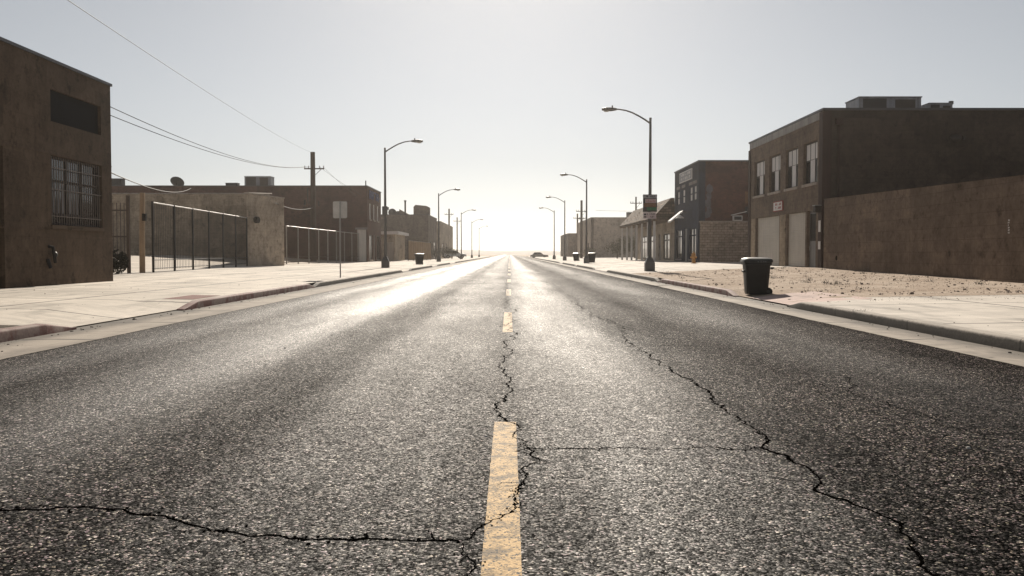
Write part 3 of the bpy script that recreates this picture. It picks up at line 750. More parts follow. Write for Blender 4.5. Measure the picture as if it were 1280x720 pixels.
roofbox('air_conditioner', -27.4, -24.7, 95.5, 97, 7.8, 9.15, 'pale grey air conditioner on the long brick roof near the utility pole', 'air conditioner')
roofbox('roof_vent', -29.3, -28.1, 95.3, 96.2, 7.8, 8.45, 'small dark roof vent beside the pale air conditioner', 'roof vent', False, 'dark vents on the brick roof')
roofbox('roof_vent', -41.1, -40.0, 95.3, 96.2, 7.8, 8.9, 'dark roof vent just past the corner of the stucco building', 'roof vent', False, 'dark vents on the brick roof')

# ------------------------------------------------------------------ LEFT fences
def fence(name, label, A, B, hA, hB, npost, mat, postmat, pick=.26, pr=.0065, toprail='galv', zf=zl, rails=(.18, .55)):
    A, B = Vector((*A, 0)), Vector((*B, 0)); t = thing(name, label, 'fence', (A.x, A.y, zf(A.x, A.y)))
    def at(k): p = A.lerp(B, k); return p.x, p.y, zf(p.x, p.y), hA + (hB - hA) * k
    for i in range(npost):
        x, y, z, h = at(i / (npost - 1)); MB().box(x - .04, x + .04, y - .04, y + .04, z - .1, z + h + .05).build('post', postmat, t)
    L = (B - A).length; n = int(L / pick); mb = MB()
    for i in range(1, n):
        x, y, z, h = at(i / n); mb.box(x - pr, x + pr, y - pr, y + pr, z + .12, z + h - .03)
    mb.build('pickets', mat, t)
    x0, y0, z0, h0 = at(0); x1, y1, z1, h1 = at(1)
    MB().tube([(x0, y0, z0 + h0), (x1, y1, z1 + h1)], .032, 8).build('top_rail', toprail, t)
    for r in rails:
        MB().tube([(x0, y0, z0 + r), (x1, y1, z1 + r)], .022, 6).build('rail', mat, t)
    return t
fence('iron_fence', 'tall black iron picket fence running from the wooden post to the block building', (-15.55, 40.2), (-16.9, 59.3), 3.05, 3.1, 7, 'iron', 'iron')
# gate next to the stucco building
gt = thing('iron_gate', 'weathered tan iron gate between the stucco building and the wooden post', 'gate', (-16.1, 38.6, zl(-16.1, 38.6)))
z = zl(-16, 38.6)
for x in (-18.4, -15.95): MB().box(x - .06, x + .06, 38.54, 38.66, z - .1, z + (3.25 if x > -17 else 3.0)).build('post', 'rustiron', gt)
mb = MB()
for i in range(15): mb.box(-18.3 + i * .155, -18.275 + i * .155, 38.59, 38.615, z + .15, z + 2.95)
mb.build('pickets', 'rustiron', gt)
for r in (.25, 1.5, 2.6): MB().box(-18.3, -16.01, 38.575, 38.63, z + r, z + r + .06).build('rail', 'rustiron', gt)
wp = thing('wooden_post', 'pale wooden post standing between the iron gate and the fence', 'post', (-15.75, 39.5, zl(-15.75, 39.5)))
MB().tube([(-15.75, 39.5, .1), (-15.74, 39.5, 2.0), (-15.7, 39.5, 3.75)], [.12, .115, .105], 10).build('shaft', 'woodpale', wp, True)
MB().box(-15.66, -15.5, 39.32, 39.42, 2.55, 2.85).build('lock_box', 'iron', wp)
fence('wire_fence', 'pale railed fence in front of the long dark brick building', (-17.0, 70.2), (-15.35, 93.8), 2.9, 2.85, 9, 'rustiron', 'galv', .24, .01)
# shrub by the corner
sh = thing('shrub', 'round dark shrub at the corner of the stucco building', 'shrub', (-16.0, 37.6, .3))
leaves((-16.0, 37.6, .82), (.42, .4, .5), 1900, .055, random.Random(2)).build('foliage', 'leafdark', sh)
mb = MB()
for a in range(6): mb.tube([(-16, 37.6, .25), (-16 + .25 * math.cos(a), 37.6 + .25 * math.sin(a), .85)], [.025, .008], 5)
mb.build('stem', 'wood', sh)

# ------------------------------------------------------------------ LEFT far blocks
b = thing('dark_brick_building', 'dark flat roofed building with a chimney block past the tall left lamp', 'building', (-12, 136, 0))
shell(b, 'greystone', -27.5, -12.0, 136, 152, -.1, 6.85, 'e', [(138, 141, .4, 3), (143, 144.3, .2, 3), (146, 150, .4, 3)], [(-21.0, -18.2, .3, 2.6)])
coping(b, -27.5, -12, 136, 152, 6.85)
for u0, u1 in ((138, 141), (146, 150)): window(b, 'x', -12, 1, u0, u1, .4, 3, 'frame', .1, .1, ((u0 + u1) / 2,))
MB().slab('x', -12.17, -12.1, 143, 144.3, .2, 3).build('door', 'greydoor', b)
roller_door(b, 'y', 136, -1, -21, -18.2, .3, 2.6, 'shutter', .14)
mb = MB(); mb.box(-14.2, -11.95, 136.3, 139.0, 6.95, 8.0); mb.prism([(-14.25, 8.0), (-11.9, 8.0), (-12.3, 8.2), (-13.9, 8.35)], 'y', 136.25, 139.05); mb.build('chimney', 'greystone', b)
MB().prism([(-16.4, 6.93), (-14.9, 6.93), (-16.4, 7.75)], 'y', 137, 139).build('roof_hatch', 'greystone', b)
dish((-17.5, 137.5, 6.65), .62, R(-70), 'upper round dark dish on the dark building beside the tall lamp', 'satellite dishes on roofs')
dish((-16.7, 137.9, 6.65), .45, R(-60), 'smaller dark dish on a white block beside the upper one', 'satellite dishes on roofs')
rb = thing('roof_block', 'white block on the dark roof under the paired dishes', 'roof block', (-17, 138.6, 6.65))
MB().box(-17.9, -16.2, 138.4, 139.4, 6.65, 7.35).build('casing', 'acpale', rb, bevel=.03); MB().box(-17.95, -16.15, 138.35, 139.45, 7.352, 7.42).build('lid', 'whitetrim', rb)
st = thing('flue_pipe', 'thick dark flue standing on the flat dark roof', 'flue', (-15.5, 137, 6.65))
MB().tube([(-15.5, 137, 6.65), (-15.5, 137, 8.9)], .13, 8).build('pipe', 'iron', st); MB().tube([(-15.5, 137, 8.9), (-15.5, 137, 9.05)], .19, 8).build('cap', 'iron', st)
b = thing('canopy_garage', 'low garage with white canopy edge and grey doors behind the left lamp', 'garage', (-13.6, 108, 0))
shell(b, 'beige2', -20, -13.4, 108, 118, -.1, 3.4, 'e', (), [(-16.2, -14.95, .2, 2.5), (-14.75, -13.6, .2, 2.5)])
MB().box(-20.2, -12.9, 107.0, 118.2, 3.402, 3.75).build('canopy', 'whitetrim', b)
for u0, u1 in ((-16.2, -14.95), (-14.75, -13.6)): roller_door(b, 'y', 108, -1, u0, u1, .2, 2.5, 'shutter', .13)
fence('slat_fence', 'brown slatted fence between the canopy garage and the far lamps', (-12.4, 112.5), (-11.2, 131), 2.5, 2.4, 6, 'woodpale', 'wood', .22, .04, 'wood')
b = thing('tan_building', 'low tan building farthest along the left side', 'building', (-12, 160, 0))
shell(b, 'beige2', -30, -12.0, 160, 195, -.1, 6.7, 'e', [(164, 168, .5, 3), (172, 176, .5, 3), (181, 182.2, .2, 2.8)])
coping(b, -30, -12, 160, 195, 6.7, 'copingpale')
for u0, u1 in ((164, 168), (172, 176)): window(b, 'x', -12, 1, u0, u1, .5, 3, 'frame', .1, .12, ((u0 + u1) / 2,))
MB().slab('x', -12.17, -12.1, 181, 182.2, .2, 2.8).build('door', 'greydoor', b)

# ------------------------------------------------------------------ RIGHT: garage building
X0 = 14.4; Y0 = 42.4; Y1 = 55.4
b = thing('garage_building', 'taupe two storey garage building with four white blinded windows and two roller doors', 'building', (X0, Y0, 0))
WN = [(43.2, 45.25), (46.1, 48.15), (49.1, 51.2), (52.1, 54.3)]
ops = [(a, c_, 4.5, 6.5) for a, c_ in WN] + [(44.85, 47.85, .1, 3.2), (49.2, 53.8, .1, 3.2), (43.3, 44.6, .1, 3.2)]
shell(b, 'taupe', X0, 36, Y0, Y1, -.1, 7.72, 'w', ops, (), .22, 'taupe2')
coping(b, X0, 36, Y0, Y1, 7.72, 'coping', .1, .06)
MB().slab('x', X0 - .05, X0 - .002, Y0 + .4, Y1 - .3, 7.35, 7.70).build('cornice', 'copingpale', b)
for (a, c_) in WN:
    m1, m2 = a + (c_ - a) * .34, a + (c_ - a) * .68
    w = window(b, 'x', X0, -1, a, c_, 4.5, 6.5, 'frame', .18, .07, (m1, m2), (5.62,), 'sill')
    mb = MB()
    for p, q in ((a + .09, m1 - .05), (m1 + .05, m2 - .05), (m2 + .05, c_ - .09)): mb.slab('x', X0 + .16, X0 + .14, p, q, 5.67, 6.42)
    mb.slab('x', X0 + .16, X0 + .135, m1 - .02, m2 + .02, 4.58, 5.64)
    mb.build('blind', 'whitetrim', w)
roller_door(b, 'x', X0, -1, 44.85, 47.85, .4, 3.2, 'shutter', .1)
roller_door(b, 'x', X0, -1, 49.2, 53.8, .4, 3.2, 'shutter', .1)
d = MB().slab('x', X0 + .2, X0 + .14, 43.3, 44.6, .3, 3.2).build('door', 'greydoor', b)
MB().slab('x', X0 + .138, X0 + .12, 43.45, 44.45, 1.75, 3.05).build('door_window', 'glass', d); MB().slab('x', X0 + .137, X0 + .08, 44.4, 44.46, 1.3, 1.5).build('handle', 'galv', d)
MB().slab('x', X0 - .03, X0 - .002, 48.05, 49.0, .3, 3.2).slab('x', X0 - .03, X0 - .002, 53.95, 54.75, .3, 3.2).build('pilaster', 'beige', b)
MB().box(X0 - .06, X0 + .36, Y0 - .06, Y0 + .42, -.1, 7.66).build('corner_pier', 'quoin', b)
MB().box(X0 - .06, X0 + .3, Y1 - .35, Y1 + .06, -.1, 7.3).build('corner_pier', 'quoin', b)
p = MB(); p.tube([(X0 + .68, Y0 - .09, 7.2), (X0 + .68, Y0 - .09, 3.9), (X0 + .72, Y0 - .09, 3.3)], .05, 8); p.build('downspout', 'quoin', b, True)
MB().box(X0 + .52, X0 + .84, Y0 - .2, Y0 - .003, 7.05, 7.32).build('leader_head', 'quoin', b)
MB().tube([(X0 + .68, Y0 - .05, 6.35), (X0 + .36, Y0 - .05, 6.4)], .03, 6).build('conduit', 'quoin', b)
v = MB(); v.ellipsoid((20.45, Y0 - .06, 6.45), (.3, .12, .17), 12, 6); v.box(20.75, 20.85, Y0 - .14, Y0 - .01, 6.38, 6.52); v.build('floodlight', 'frame', b, True)
lm = MB().box(X0 - .34, X0 - .062, Y0 + .0, Y0 + .3, 3.05, 3.35).build('wall_lamp', 'frame', b, bevel=.02)
MB().box(X0 - .37, X0 - .061, Y0 - .03, Y0 + .33, 3.352, 3.385).build('lamp_cap', 'galv', lm)
for z0, z1 in ((2.15, 2.68), (1.35, 1.72)): 
    n_ = MB().box(X0 - .075, X0 - .062, Y0 + .05, Y0 + .34, z0, z1).build('notice', 'white', b)
s = MB().slab('x', X0 - .06, X0 - .003, 48.45, 50.15, 3.42, 3.95).build('sign', 'redink', b)
MB().slab('x', X0 - .066, X0 - .062, 48.52, 50.08, 3.46, 3.90).build('sign_face', 'white', s)
glyph_rows('x', X0 - .067, -1, 48.62, 50.0, 3.5, 3.88, 2, random.Random(9), .004, .22, .28).build('lettering', 'redink', s)

# stained yard wall
b = thing('yard_wall', 'long stained brown plaster wall behind the dirt lot on the right', 'wall', (14.4, 26, 0))
mb = MB(); ztop = lambda y: 3.0 + (y - 8) * .0182
rings = []
for y in lin(6, 42.3, 24): rings.append([(14.43, y, -.1), (14.43, y, ztop(y)), (14.65, y, ztop(y)), (14.65, y, -.1)])
mb.loft(rings); mb.build('wall', 'yardwall', b)
mb = MB(); rings = []
for y in lin(6, 42.3, 24): rings.append([(14.415, y, ztop(y) + .001), (14.415, y, ztop(y) + .03), (14.665, y, ztop(y) + .03), (14.665, y, ztop(y) + .001)])
mb.loft(rings); mb.build('cap', 'yardwall', b)
glyph_rows('x', 14.429, -1, 26.55, 26.68, 1.72, 2.15, 6, random.Random(4), .003, .05, .4).build('graffiti', 'white', b)
MB().tube([(14.435, 40.6, .95), (14.42, 40.6, .95)], .11, 10).build('drain_hole', 'crack', b)

roofbox('air_conditioner', 16.85, 19.85, 44.6, 46.4, 7.5, 8.72, 'large grey air conditioner on the taupe garage roof', 'air conditioner')
roofbox('air_conditioner', 20.6, 21.75, 45.4, 46.4, 7.5, 8.55, 'small pale cooler with a vent stack on the taupe garage roof', 'air conditioner')
t = thing('vent_stack', 'thin dark vent stack beside the small cooler on the garage roof', 'vent', (21.95, 46, 7.5))
MB().tube([(21.95, 46, 7.5), (21.95, 46, 8.6)], .06, 8).build('pipe', 'iron', t); MB().tube([(21.95, 46, 8.57), (21.95, 46, 8.72)], .12, 8).build('cap', 'iron', t)

# navy building
X0 = 14.5; Y0 = 70.7; Y1 = 81
b = thing('navy_building', 'navy fronted brick building with a framed white sign and grey wall mural', 'building', (X0, Y0, 0))
WN = [(71.5, 72.6), (73.1, 74.2), (76.2, 77.3), (78.6, 79.7)]
ops = [(a, c_, 5.3, 6.5) for a, c_ in WN] + [(71.6, 74.2, .7, 3.2), (75.2, 76.6, .2, 3.2), (77.6, 80.2, .7, 3.2)]
shell(b, 'redbrick', X0 + .12, 34, Y0, Y1, -.1, 8.2, None)
mb = MB(); facade(mb, 'x', X0, -1, Y0, Y1, -.1, 8.2, ops, .16); mb.quad((X0, Y0, -.1), (X0 + .12, Y0, -.1), (X0 + .12, Y0, 8.2), (X0, Y0, 8.2)); mb.quad((X0, Y1, -.1), (X0 + .12, Y1, -.1), (X0 + .12, Y1, 8.2), (X0, Y1, 8.2))
mb.build('street_front', 'navy', b)
MB().box(X0 - .01, X0 + .5, Y0 - .02, Y0 - .002, -.1, 8.19).build('corner_pier', 'navy', b)
coping(b, X0, 34, Y0, Y1, 8.2, 'coping', .1, .06)
for (a, c_) in WN:
    w = window(b, 'x', X0, -1, a, c_, 5.3, 6.5, 'navy', .1, .08, (), (5.9,))
    MB().slab('x', X0 + .085, X0 + .06, a + .45, c_ - .1, 5.38, 6.42).build('blind', 'whitetrim', w)
    MB().slab('x', X0 - .05, X0 - .002, a - .15, c_ + .15, 6.62, 6.85).build('lintel', 'greytrim', w)
for u0, u1 in ((71.6, 74.2), (77.6, 80.2)): window(b, 'x', X0, -1, u0, u1, .7, 3.2, 'navy', .12, .1, ((u0 + u1) / 2,), (2.6,), 'greytrim')
MB().slab('x', X0 + .15, X0 + .1, 75.2, 76.6, .2, 3.2).build('door', 'greydoor', b)
s = MB().slab('x', X0 - .08, X0 - .004, 73.2, 78.4, 7.08, 7.92).build('sign', 'whitetrim', b)
MB().slab('x', X0 - .086, X0 - .082, 73.35, 78.25, 7.16, 7.84).build('sign_face', 'greyprint', s)
glyph_rows('x', X0 - .088, -1, 73.6, 78.1, 7.18, 7.82, 2, random.Random(12), .004, .34, .28).build('lettering', 'white', s)
a = MB(); a.prism([(X0 - .02, 4.75), (X0 - .02, 4.6), (X0 - 1.05, 3.75), (X0 - 1.05, 3.9)], 'y', 76.9, 78.4); a.build('awning', 'whitetrim', b)
g = MB().tube([(X0, 75.5, 4.5), (X0 - .25, 75.5, 4.62), (X0 - .5, 75.5, 4.5), (X0 - .55, 75.5, 4.3)], .03, 6).build('gooseneck_lamp', 'frame', b, True)
MB().tube([(X0 - .55, 75.5, 4.3), (X0 - .55, 75.5, 4.05)], [.06, .36], 12, False).build('lamp_shade', 'whitetrim', g, True)
# mural: grey painted blotches, flat on the side wall
mb = MB(); rr = random.Random(8)
for (px, pz, w_, h_) in ((15.32, 6.1, .26, .34), (15.28, 5.55, .2, .35), (15.22, 5.0, .24, .42), (15.3, 4.45, .22, .3), (15.12, 4.1, .3, .22)):
    n = 22; pts = [(px + w_ * math.cos(k * 6.283 / n) * (1 + .35 * mnoise.noise((k * .9, px * 9, pz))), pz + h_ * math.sin(k * 6.283 / n) * (1 + .35 * mnoise.noise((k * .8, px * 7, pz + 3)))) for k in range(n)]
    e = -.006 * (1 + len(mb.f) * .01)
    mb.add([(q[0], Y0 - .004 + e * .3, q[1]) for q in pts], [tuple(range(n))])
mb.build('mural', 'mural', b)
MB().box(18.05, 18.65, Y0 - .02, Y0 - .003, 5.0, 5.9).build('faded_panel', 'brownprint', b)
t = thing('pale_brick_wall', 'low pale painted brick wall along the side of the navy building', 'wall', (18, 70.3, 0))
MB().box(14.56, 24, 70.25, 70.5, -.1, 3.55).build('wall', 'palebrick', t); MB().box(14.5, 24, 70.2, 70.55, 3.552, 3.64).build('cap', 'sill', t)
t = thing('wall_cooler', 'white sloped cooler box on top of the pale brick wall', 'cooler', (17.4, 70.35, 3.64))
MB().box(17.05, 17.75, 70.2, 70.55, 3.66, 4.05).build('casing', 'whitetrim', t, bevel=.02)
MB().prism([(16.95, 4.055), (18.05, 4.32), (18.05, 4.38), (16.95, 4.12)], 'y', 70.1, 70.6).build('cover', 'whitetrim', t)
MB().box(17.12, 17.68, 70.185, 70.199, 3.72, 3.98).build('grille', 'acdark', t)
t = thing('meter_box', 'dark meter box on the brick side wall of the navy building', 'meter box', (18.3, 70.6, 4.3))
MB().box(18.05, 18.55, 70.56, 70.695, 4.2, 4.75).build('casing', 'acdark', t, bevel=.02); MB().tube([(18.3, 70.63, 4.75), (18.3, 70.63, 7.0)], .035, 6).build('conduit', 'acdark', t)

# shingled storefront with posts
b = thing('shingle_storefront', 'low storefront with shingled slanted roof and pale porch posts', 'shop building', (14.5, 81.2, 0))
wo = [(84, 87.5, .6, 3), (89, 90.2, .2, 3), (92, 96, .6, 3), (98, 102, .6, 3)]
shell(b, 'beige2', 14.6, 30, 81.1, 105.5, -.1, 4.9, 'w', wo)
for q in (wo[0], wo[2], wo[3]): window(b, 'x', 14.6, -1, *q, 'frame', .1, .1, ((q[0] + q[1]) / 2,), (2.4,))
MB().slab('x', 14.77, 14.7, *wo[1]).build('door', 'greydoor', b)
mb = MB(); mb.prism([(12.6, 4.05), (12.6, 4.3), (14.2, 6.05), (14.5, 6.05), (14.58, 4.05)], 'y', 81.12, 105.6)
mb.build('mansard_roof', 'shingle', b)
mb = MB()
for i in range(36):   # curling loose shingles
    yy = 81.5 + rnd.random() * 23.6; k = rnd.random(); x = 12.62 + 1.55 * k; z = 4.34 + 1.7 * k; w_ = rnd.uniform(.15, .5)
    mb.add([(x, yy, z), (x, yy + w_, z + .02), (x - .08, yy + w_, z + .28), (x - .12, yy, z + .22)], [(0, 1, 2, 3)])
mb.build('loose_shingles', 'woodpale', b)
for yy in (81.7, 85.5, 89.3, 93.1, 96.9, 100.7, 105.0):
    MB().box(12.75, 12.93, yy - .09, yy + .09, .1, 4.05).build('porch_post', 'whitetrim', b)

# large pale building
b = thing('pale_building', 'large plain pale building with flat roof beyond the shingled storefront', 'building', (14, 158, 0))
shell(b, 'palewall', 14.0, 44, 158, 190, -.1, 7.3, 'w', [(162, 165, .5, 3), (170, 171.3, .2, 3), (176, 180, .5, 3)])
coping(b, 14, 44, 158, 190, 7.3, 'copingpale')
for q in ((162, 165), (176, 180)): window(b, 'x', 14, -1, *q, .5, 3, 'frame', .1, .1, ((q[0] + q[1]) / 2,))
MB().slab('x', 14.17, 14.1, 170, 171.3, .2, 3).build('door', 'greydoor', b)
MB().box(13.94, 14.4, 157.94, 158.4, -.1, 7.28).build('corner_pier', 'greystone', b)
roofbox('air_conditioner', 20.3, 22.2, 159, 160.5, 7.1, 8.3, 'dark air conditioner on the roof of the large pale building', 'air conditioner', False)
b = thing('grey_building', 'small grey building farthest along the right side', 'building', (13, 205, 0))
shell(b, 'greystone', 13, 30, 205, 235, -.1, 5.6, 'w', [(208, 212, .5, 3), (216, 217.2, .2, 2.8)])
coping(b, 13, 30, 205, 235, 5.6)
window(b, 'x', 13, -1, 208, 212, .5, 3, 'frame', .1, .12, (210,)); MB().slab('x', 13.17, 13.1, 216, 217.2, .2, 2.8).build('door', 'greydoor', b)

# shrubs and small trees at the far lots
def bush(x, y, h, w_, label, cat='shrub', name='shrub', mat='leaf', n=1500, trunk=.3, seed=1):
    z = (zr if x > 0 else zl)(x, y); t = thing(name, label, cat, (x, y, z), 'shrubs and trees on the far lots'); rr = random.Random(seed)
    mb = MB()
    for k in range(5):
        c = (x + rr.uniform(-.5, .5) * w_, y + rr.uniform(-.4, .4) * w_, z + h * rr.uniform(.45, .78)); q = leaves(c, (w_ * .45, w_ * .45, h * .3), n // 5, h * .04, rr); mb.add(q.v, q.f)
    mb.build('foliage' if name == 'shrub' else 'crown', mat, t)
    mb = MB(); mb.tube([(x, y, z - .1), (x + .05, y, z + h * .5)], [h * .035, h * .015], 6)
    for k in range(4): mb.tube([(x + .03, y, z + h * .3), (x + rr.uniform(-.4, .4) * w_, y + rr.uniform(-.4, .4) * w_, z + h * .7)], [h * .018, h * .006], 5)
    mb.build('stem' if name == 'shrub' else 'trunk', 'wood', t)
bush(14.6, 125, 2.6, 2.6, 'wide dry shrub on the lot left of the shingled storefront', seed=3)
bush(17.4, 128, 3.1, 3.2, 'taller dry shrub in front of the large pale building', seed=4)
bush(12.0, 139, 1.7, 2.0, 'low dry shrub by the pavement before the pale building', seed=5)
bush(-10.8, 134.5, 1.6, 2.6, 'low dark shrub at the foot of the chimney building', mat='leafdark', seed=6)
bush(-9.9, 158, 2.2, 2.6, 'bushy dry shrub before the low tan building', seed=7)

# ------------------------------------------------------------------ street lamps
LG = 'street lamps along both kerbs'
l0 = thing('street_lamp', 'curved arm street lamp on the left pavement with a control box on its pole', 'street lamp', (0, 0, 0), LG)
mb = MB(); mb.tube([(0, 0, .3), (0, 0, 4.2), (0, 0, 8.05)], [.105, .085, .062], 12); mb.build('pole', 'lamp', l0, True)
mb = MB(); mb.tube([(0, 0, 8.05), (0, 0, 8.12)], [.075, .06], 10); mb.build('cap', 'lamp', l0, True)
mb = MB(); q = .25; mb.loft([[(-q, -q, -.05), (q, -q, -.05), (q, q, -.05), (-q, q, -.05)], [(-q, -q, .42), (q, -q, .42), (q, q, .42), (-q, q, .42)], [(-.12, -.12, .75), (.12, -.12, .75), (.12, .12, .75), (-.12, .12, .75)]]); mb.build('base', 'lamp', l0, bevel=.015)
arm = [(0, 0, 7.82), (.25, 0, 7.99), (.6, 0, 8.2), (.95, 0, 8.38), (1.3, 0, 8.5), (1.65, 0, 8.56), (1.9, 0, 8.575)]
MB().tube(arm, [.05, .047, .044, .041, .038, .036, .034], 8).build('arm', 'lamp', l0, True)
rings = []
for (x, hw, zt_, zb) in ((1.78, .05, 8.62, 8.52), (1.9, .09, 8.65, 8.49), (2.1, .15, 8.67, 8.47), (2.35, .165, 8.67, 8.49), (2.52, .11, 8.64, 8.5), (2.58, .04, 8.6, 8.5)):
    rings.append([(x, -hw, (zt_ + zb) / 2 - .02), (x, -hw * .7, zt_ - .02), (x, 0, zt_), (x, hw * .7, zt_ - .02), (x, hw, (zt_ + zb) / 2 - .02), (x, hw * .7, zb), (x, -hw * .7, zb)])
lum = MB().loft(rings).build('luminaire', 'lamp', l0, True)
MB().ellipsoid((2.33, 0, 8.49), (.18, .12, .07), 10, 6).build('lens', 'lens', lum, True)
MB().tube([(2.02, 0, 8.65), (2.02, 0, 8.76)], .04, 8).build('photocell', 'lamp', lum)
def zs(x, y): return (zr if x > 0 else zl)(x, y)
l0.location = (-8.44, 62.6, zs(-8.44, 62.6)); l0['_w'] = tuple(l0.location)
bx = MB(); x_, y_ = -8.44, 62.6; 
for yv, lab in ((109.7, 'second curved arm street lamp on the left, before the chimney building'), (161, 'third street lamp on the left beside the tan building'), (206, 'fourth hazy street lamp on the left'), (255, 'faint farthest street lamp on the left')):
    dup(l0, (-8.44, yv, zs(-8.44, yv)), 0, lab)
RL = dup(l0, (7.46, 49, zs(7.46, 49)), math.pi, 'street lamp on the right carrying a banner and white plate')
for yv, lab in ((89.4, 'second street lamp on the right, beside two bins'), (124.7, 'third street lamp on the right before the pale building'), (154, 'fourth hazy street lamp on the right')):
    dup(l0, (7.46, yv, zs(7.46, yv)), math.pi, lab)
cb = MB().box(-8.62, -8.26, 62.35, 62.5, 3.75, 4.35).build('control_box', 'lamp', l0, bevel=.02)
cb2 = MB().box(-8.3, -8.18, 62.42, 62.58, 4.1, 4.3).build('meter', 'galv', cb)

# banner on the right lamp
X = 7.44; Yb = 48.86; zb = 3.02; hh = .0426
t = thing('banner_sign', 'printed banner sign with green band mounted on the right lamp pole', 'sign', (X, Yb, zb))
x0, x1 = X - .37, X + .37
MB().box(x0, x1, Yb - .012, Yb + .012, 3.36, 4.28).build('panel', 'ink', t)
yy = Yb - .0125
MB().box(x0 + .02, x1 - .02, yy - .004, yy, 4.08, 4.26).build('header_print', 'greyprint', t)
MB().box(x0 + .12, x1 - .05, yy - .004, yy, 3.84, 4.04).build('text_panel', 'pinkprint', t)
MB().box(x0 + .05, x1 - .05, yy - .004, yy, 3.62, 3.82).build('picture', 'brownprint', t)
MB().box(x0 + .2, x1 - .02, yy - .004, yy, 3.44, 3.6).build('green_band', 'green', t)
glyph_rows('y', yy - .0045, -1, x0 + .14, x1 - .08, 4.1, 4.24, 1, random.Random(21), .003, .07, .34).build('lettering', 'ink', t)
glyph_rows('y', yy - .0045, -1, x0 + .14, x1 - .07, 3.85, 4.03, 2, random.Random(22), .003, .055, .34).build('lettering', 'redink', t)
MB().box(x0, x1, Yb + .013, Yb + .16, 4.18, 4.22).box(x0, x1, Yb + .013, Yb + .16, 3.42, 3.46).build('bracket', 'galv', t)
t = thing('plate_sign', 'white plate with dark lettering under the banner on the lamp pole', 'sign', (X, Yb, zb))
MB().box(x0 + .02, x1 - .04, Yb - .012, Yb + .012, 3.0, 3.34).build('panel', 'pinkprint', t)
glyph_rows('y', yy - .0005, -1, x0 + .22, x1 - .08, 3.03, 3.31, 2, random.Random(23), .003, .06, .34).build('lettering', 'ink', t)
MB().box(x0 + .05, x0 + .17, yy - .004, yy - .0002, 3.06, 3.13).box(x0 + .05, x0 + .17, yy - .004, yy - .0002, 3.19, 3.27).build('emblem', 'ink', t)
MB().box(x0 + .02, x1 - .04, Yb + .013, Yb + .1, 3.15, 3.19).build('bracket', 'galv', t)

# sign seen from behind
x, y = -6.95, 37.8; z = zl(x, y)
t = thing('street_sign', 'square street sign seen from behind on a thin post at the left kerb', 'sign', (x, y, z))
MB().box(x - .025, x + .025, y - .02, y + .02, z - .1, 3.3).build('post', 'galv', t)
n = 6; cr = .06; pts = []
for (cx, cz, a0) in ((x + .29 - cr, 3.29 - cr, 0), (x - .29 + cr, 3.29 - cr, 90), (x - .29 + cr, 2.6 + cr, 180), (x + .29 - cr, 2.6 + cr, 270)):
    for k in range(n): a = R(a0 + 90 * k / (n - 1)); pts.append((cx + cr * math.cos(a), cz + cr * math.sin(a)))
MB().prism(pts, 'y', y + .021, y + .026).build('panel', 'signback', t)
MB().tube([(x, y - .026, 2.75), (x, y + .03, 2.75)], .012, 6).tube([(x, y - .026, 3.15), (x, y + .03, 3.15)], .012, 6).build('bolt', 'galv', t)

# ------------------------------------------------------------------ wheeled bins
BG = 'wheeled bins along the kerbs'
bn = thing('trash_bin', 'large black wheeled bin with domed lid beside the dirt lot', 'bin', (0, 0, 0), BG)
def rr_ring(hx, hy, z, r=.08, n=4, dy=0.0):
    pts = []
    for (sx, sy, a0) in ((1, 1, 0), (-1, 1, 90), (-1, -1, 180), (1, -1, 270)):
        for k in range(n + 1):
            a = R(a0 + 90 * k / n); pts.append((sx * (hx - r) + r * math.cos(a), sy * (hy - r) + r * math.sin(a) + dy, z))
    return pts
MB().loft([rr_ring(.255, .27, .03, .05), rr_ring(.27, .29, .08), rr_ring(.31, .36, .72), rr_ring(.315, .37, .80), rr_ring(.345, .40, .805), rr_ring(.345, .40, .86)]).build('body', 'binplastic', bn, True)
lid = MB().loft([rr_ring(.365, .42, .862), rr_ring(.37, .425, .9), rr_ring(.35, .40, .955), rr_ring(.28, .32, .985), rr_ring(.1, .12, 1.0)]).build('lid', 'binlid', bn, True)
mb = MB()
for xx in (-.02, .05, .12, .17): mb.box(xx - .008, xx + .008, -.432, -.424, .872, .9)
mb.box(.03, .07, -.4255, -.421, .868, .872)
mb.build('lid_mark', 'greyink', lid)
mb = MB(); mb.tube([(.33, -.22, .70), (.40, -.22, .72), (.40, .22, .72), (.33, .22, .70)], .022, 8); mb.build('handle', 'binplastic', bn, True)
for yy in (-.26, .26):
    wv = MB().tube([(.27, yy - .03, .105), (.27, yy + .03, .105)], .105, 14).build('wheel', 'rubber', bn, True); MB().tube([(.27, yy - .034, .105), (.27, yy + .034, .105)], .045, 10).build('hub', 'binlid', wv)
mb = MB(); mb.box(-.36, -.31, -.14, .14, .6, .66); mb.build('lift_bar', 'binplastic', bn, bevel=.01)
bn.location = (6.48, 24.15, zr(6.48, 24.15) - .01); bn.rotation_euler = (0, 0, R(-6))
for (x, y, rz, lab) in ((8.25, 92.2, 1.5, 'dark wheeled bin just right of the second right lamp'), (8.2, 113, 1.2, 'hazy wheeled bin farther along the right pavement'), (-8.05, 82, -1.3, 'dark wheeled bin by the left pavement beyond the tall lamp')):
    dup(bn, (x, y, zs(x, y) - .01), rz, lab)

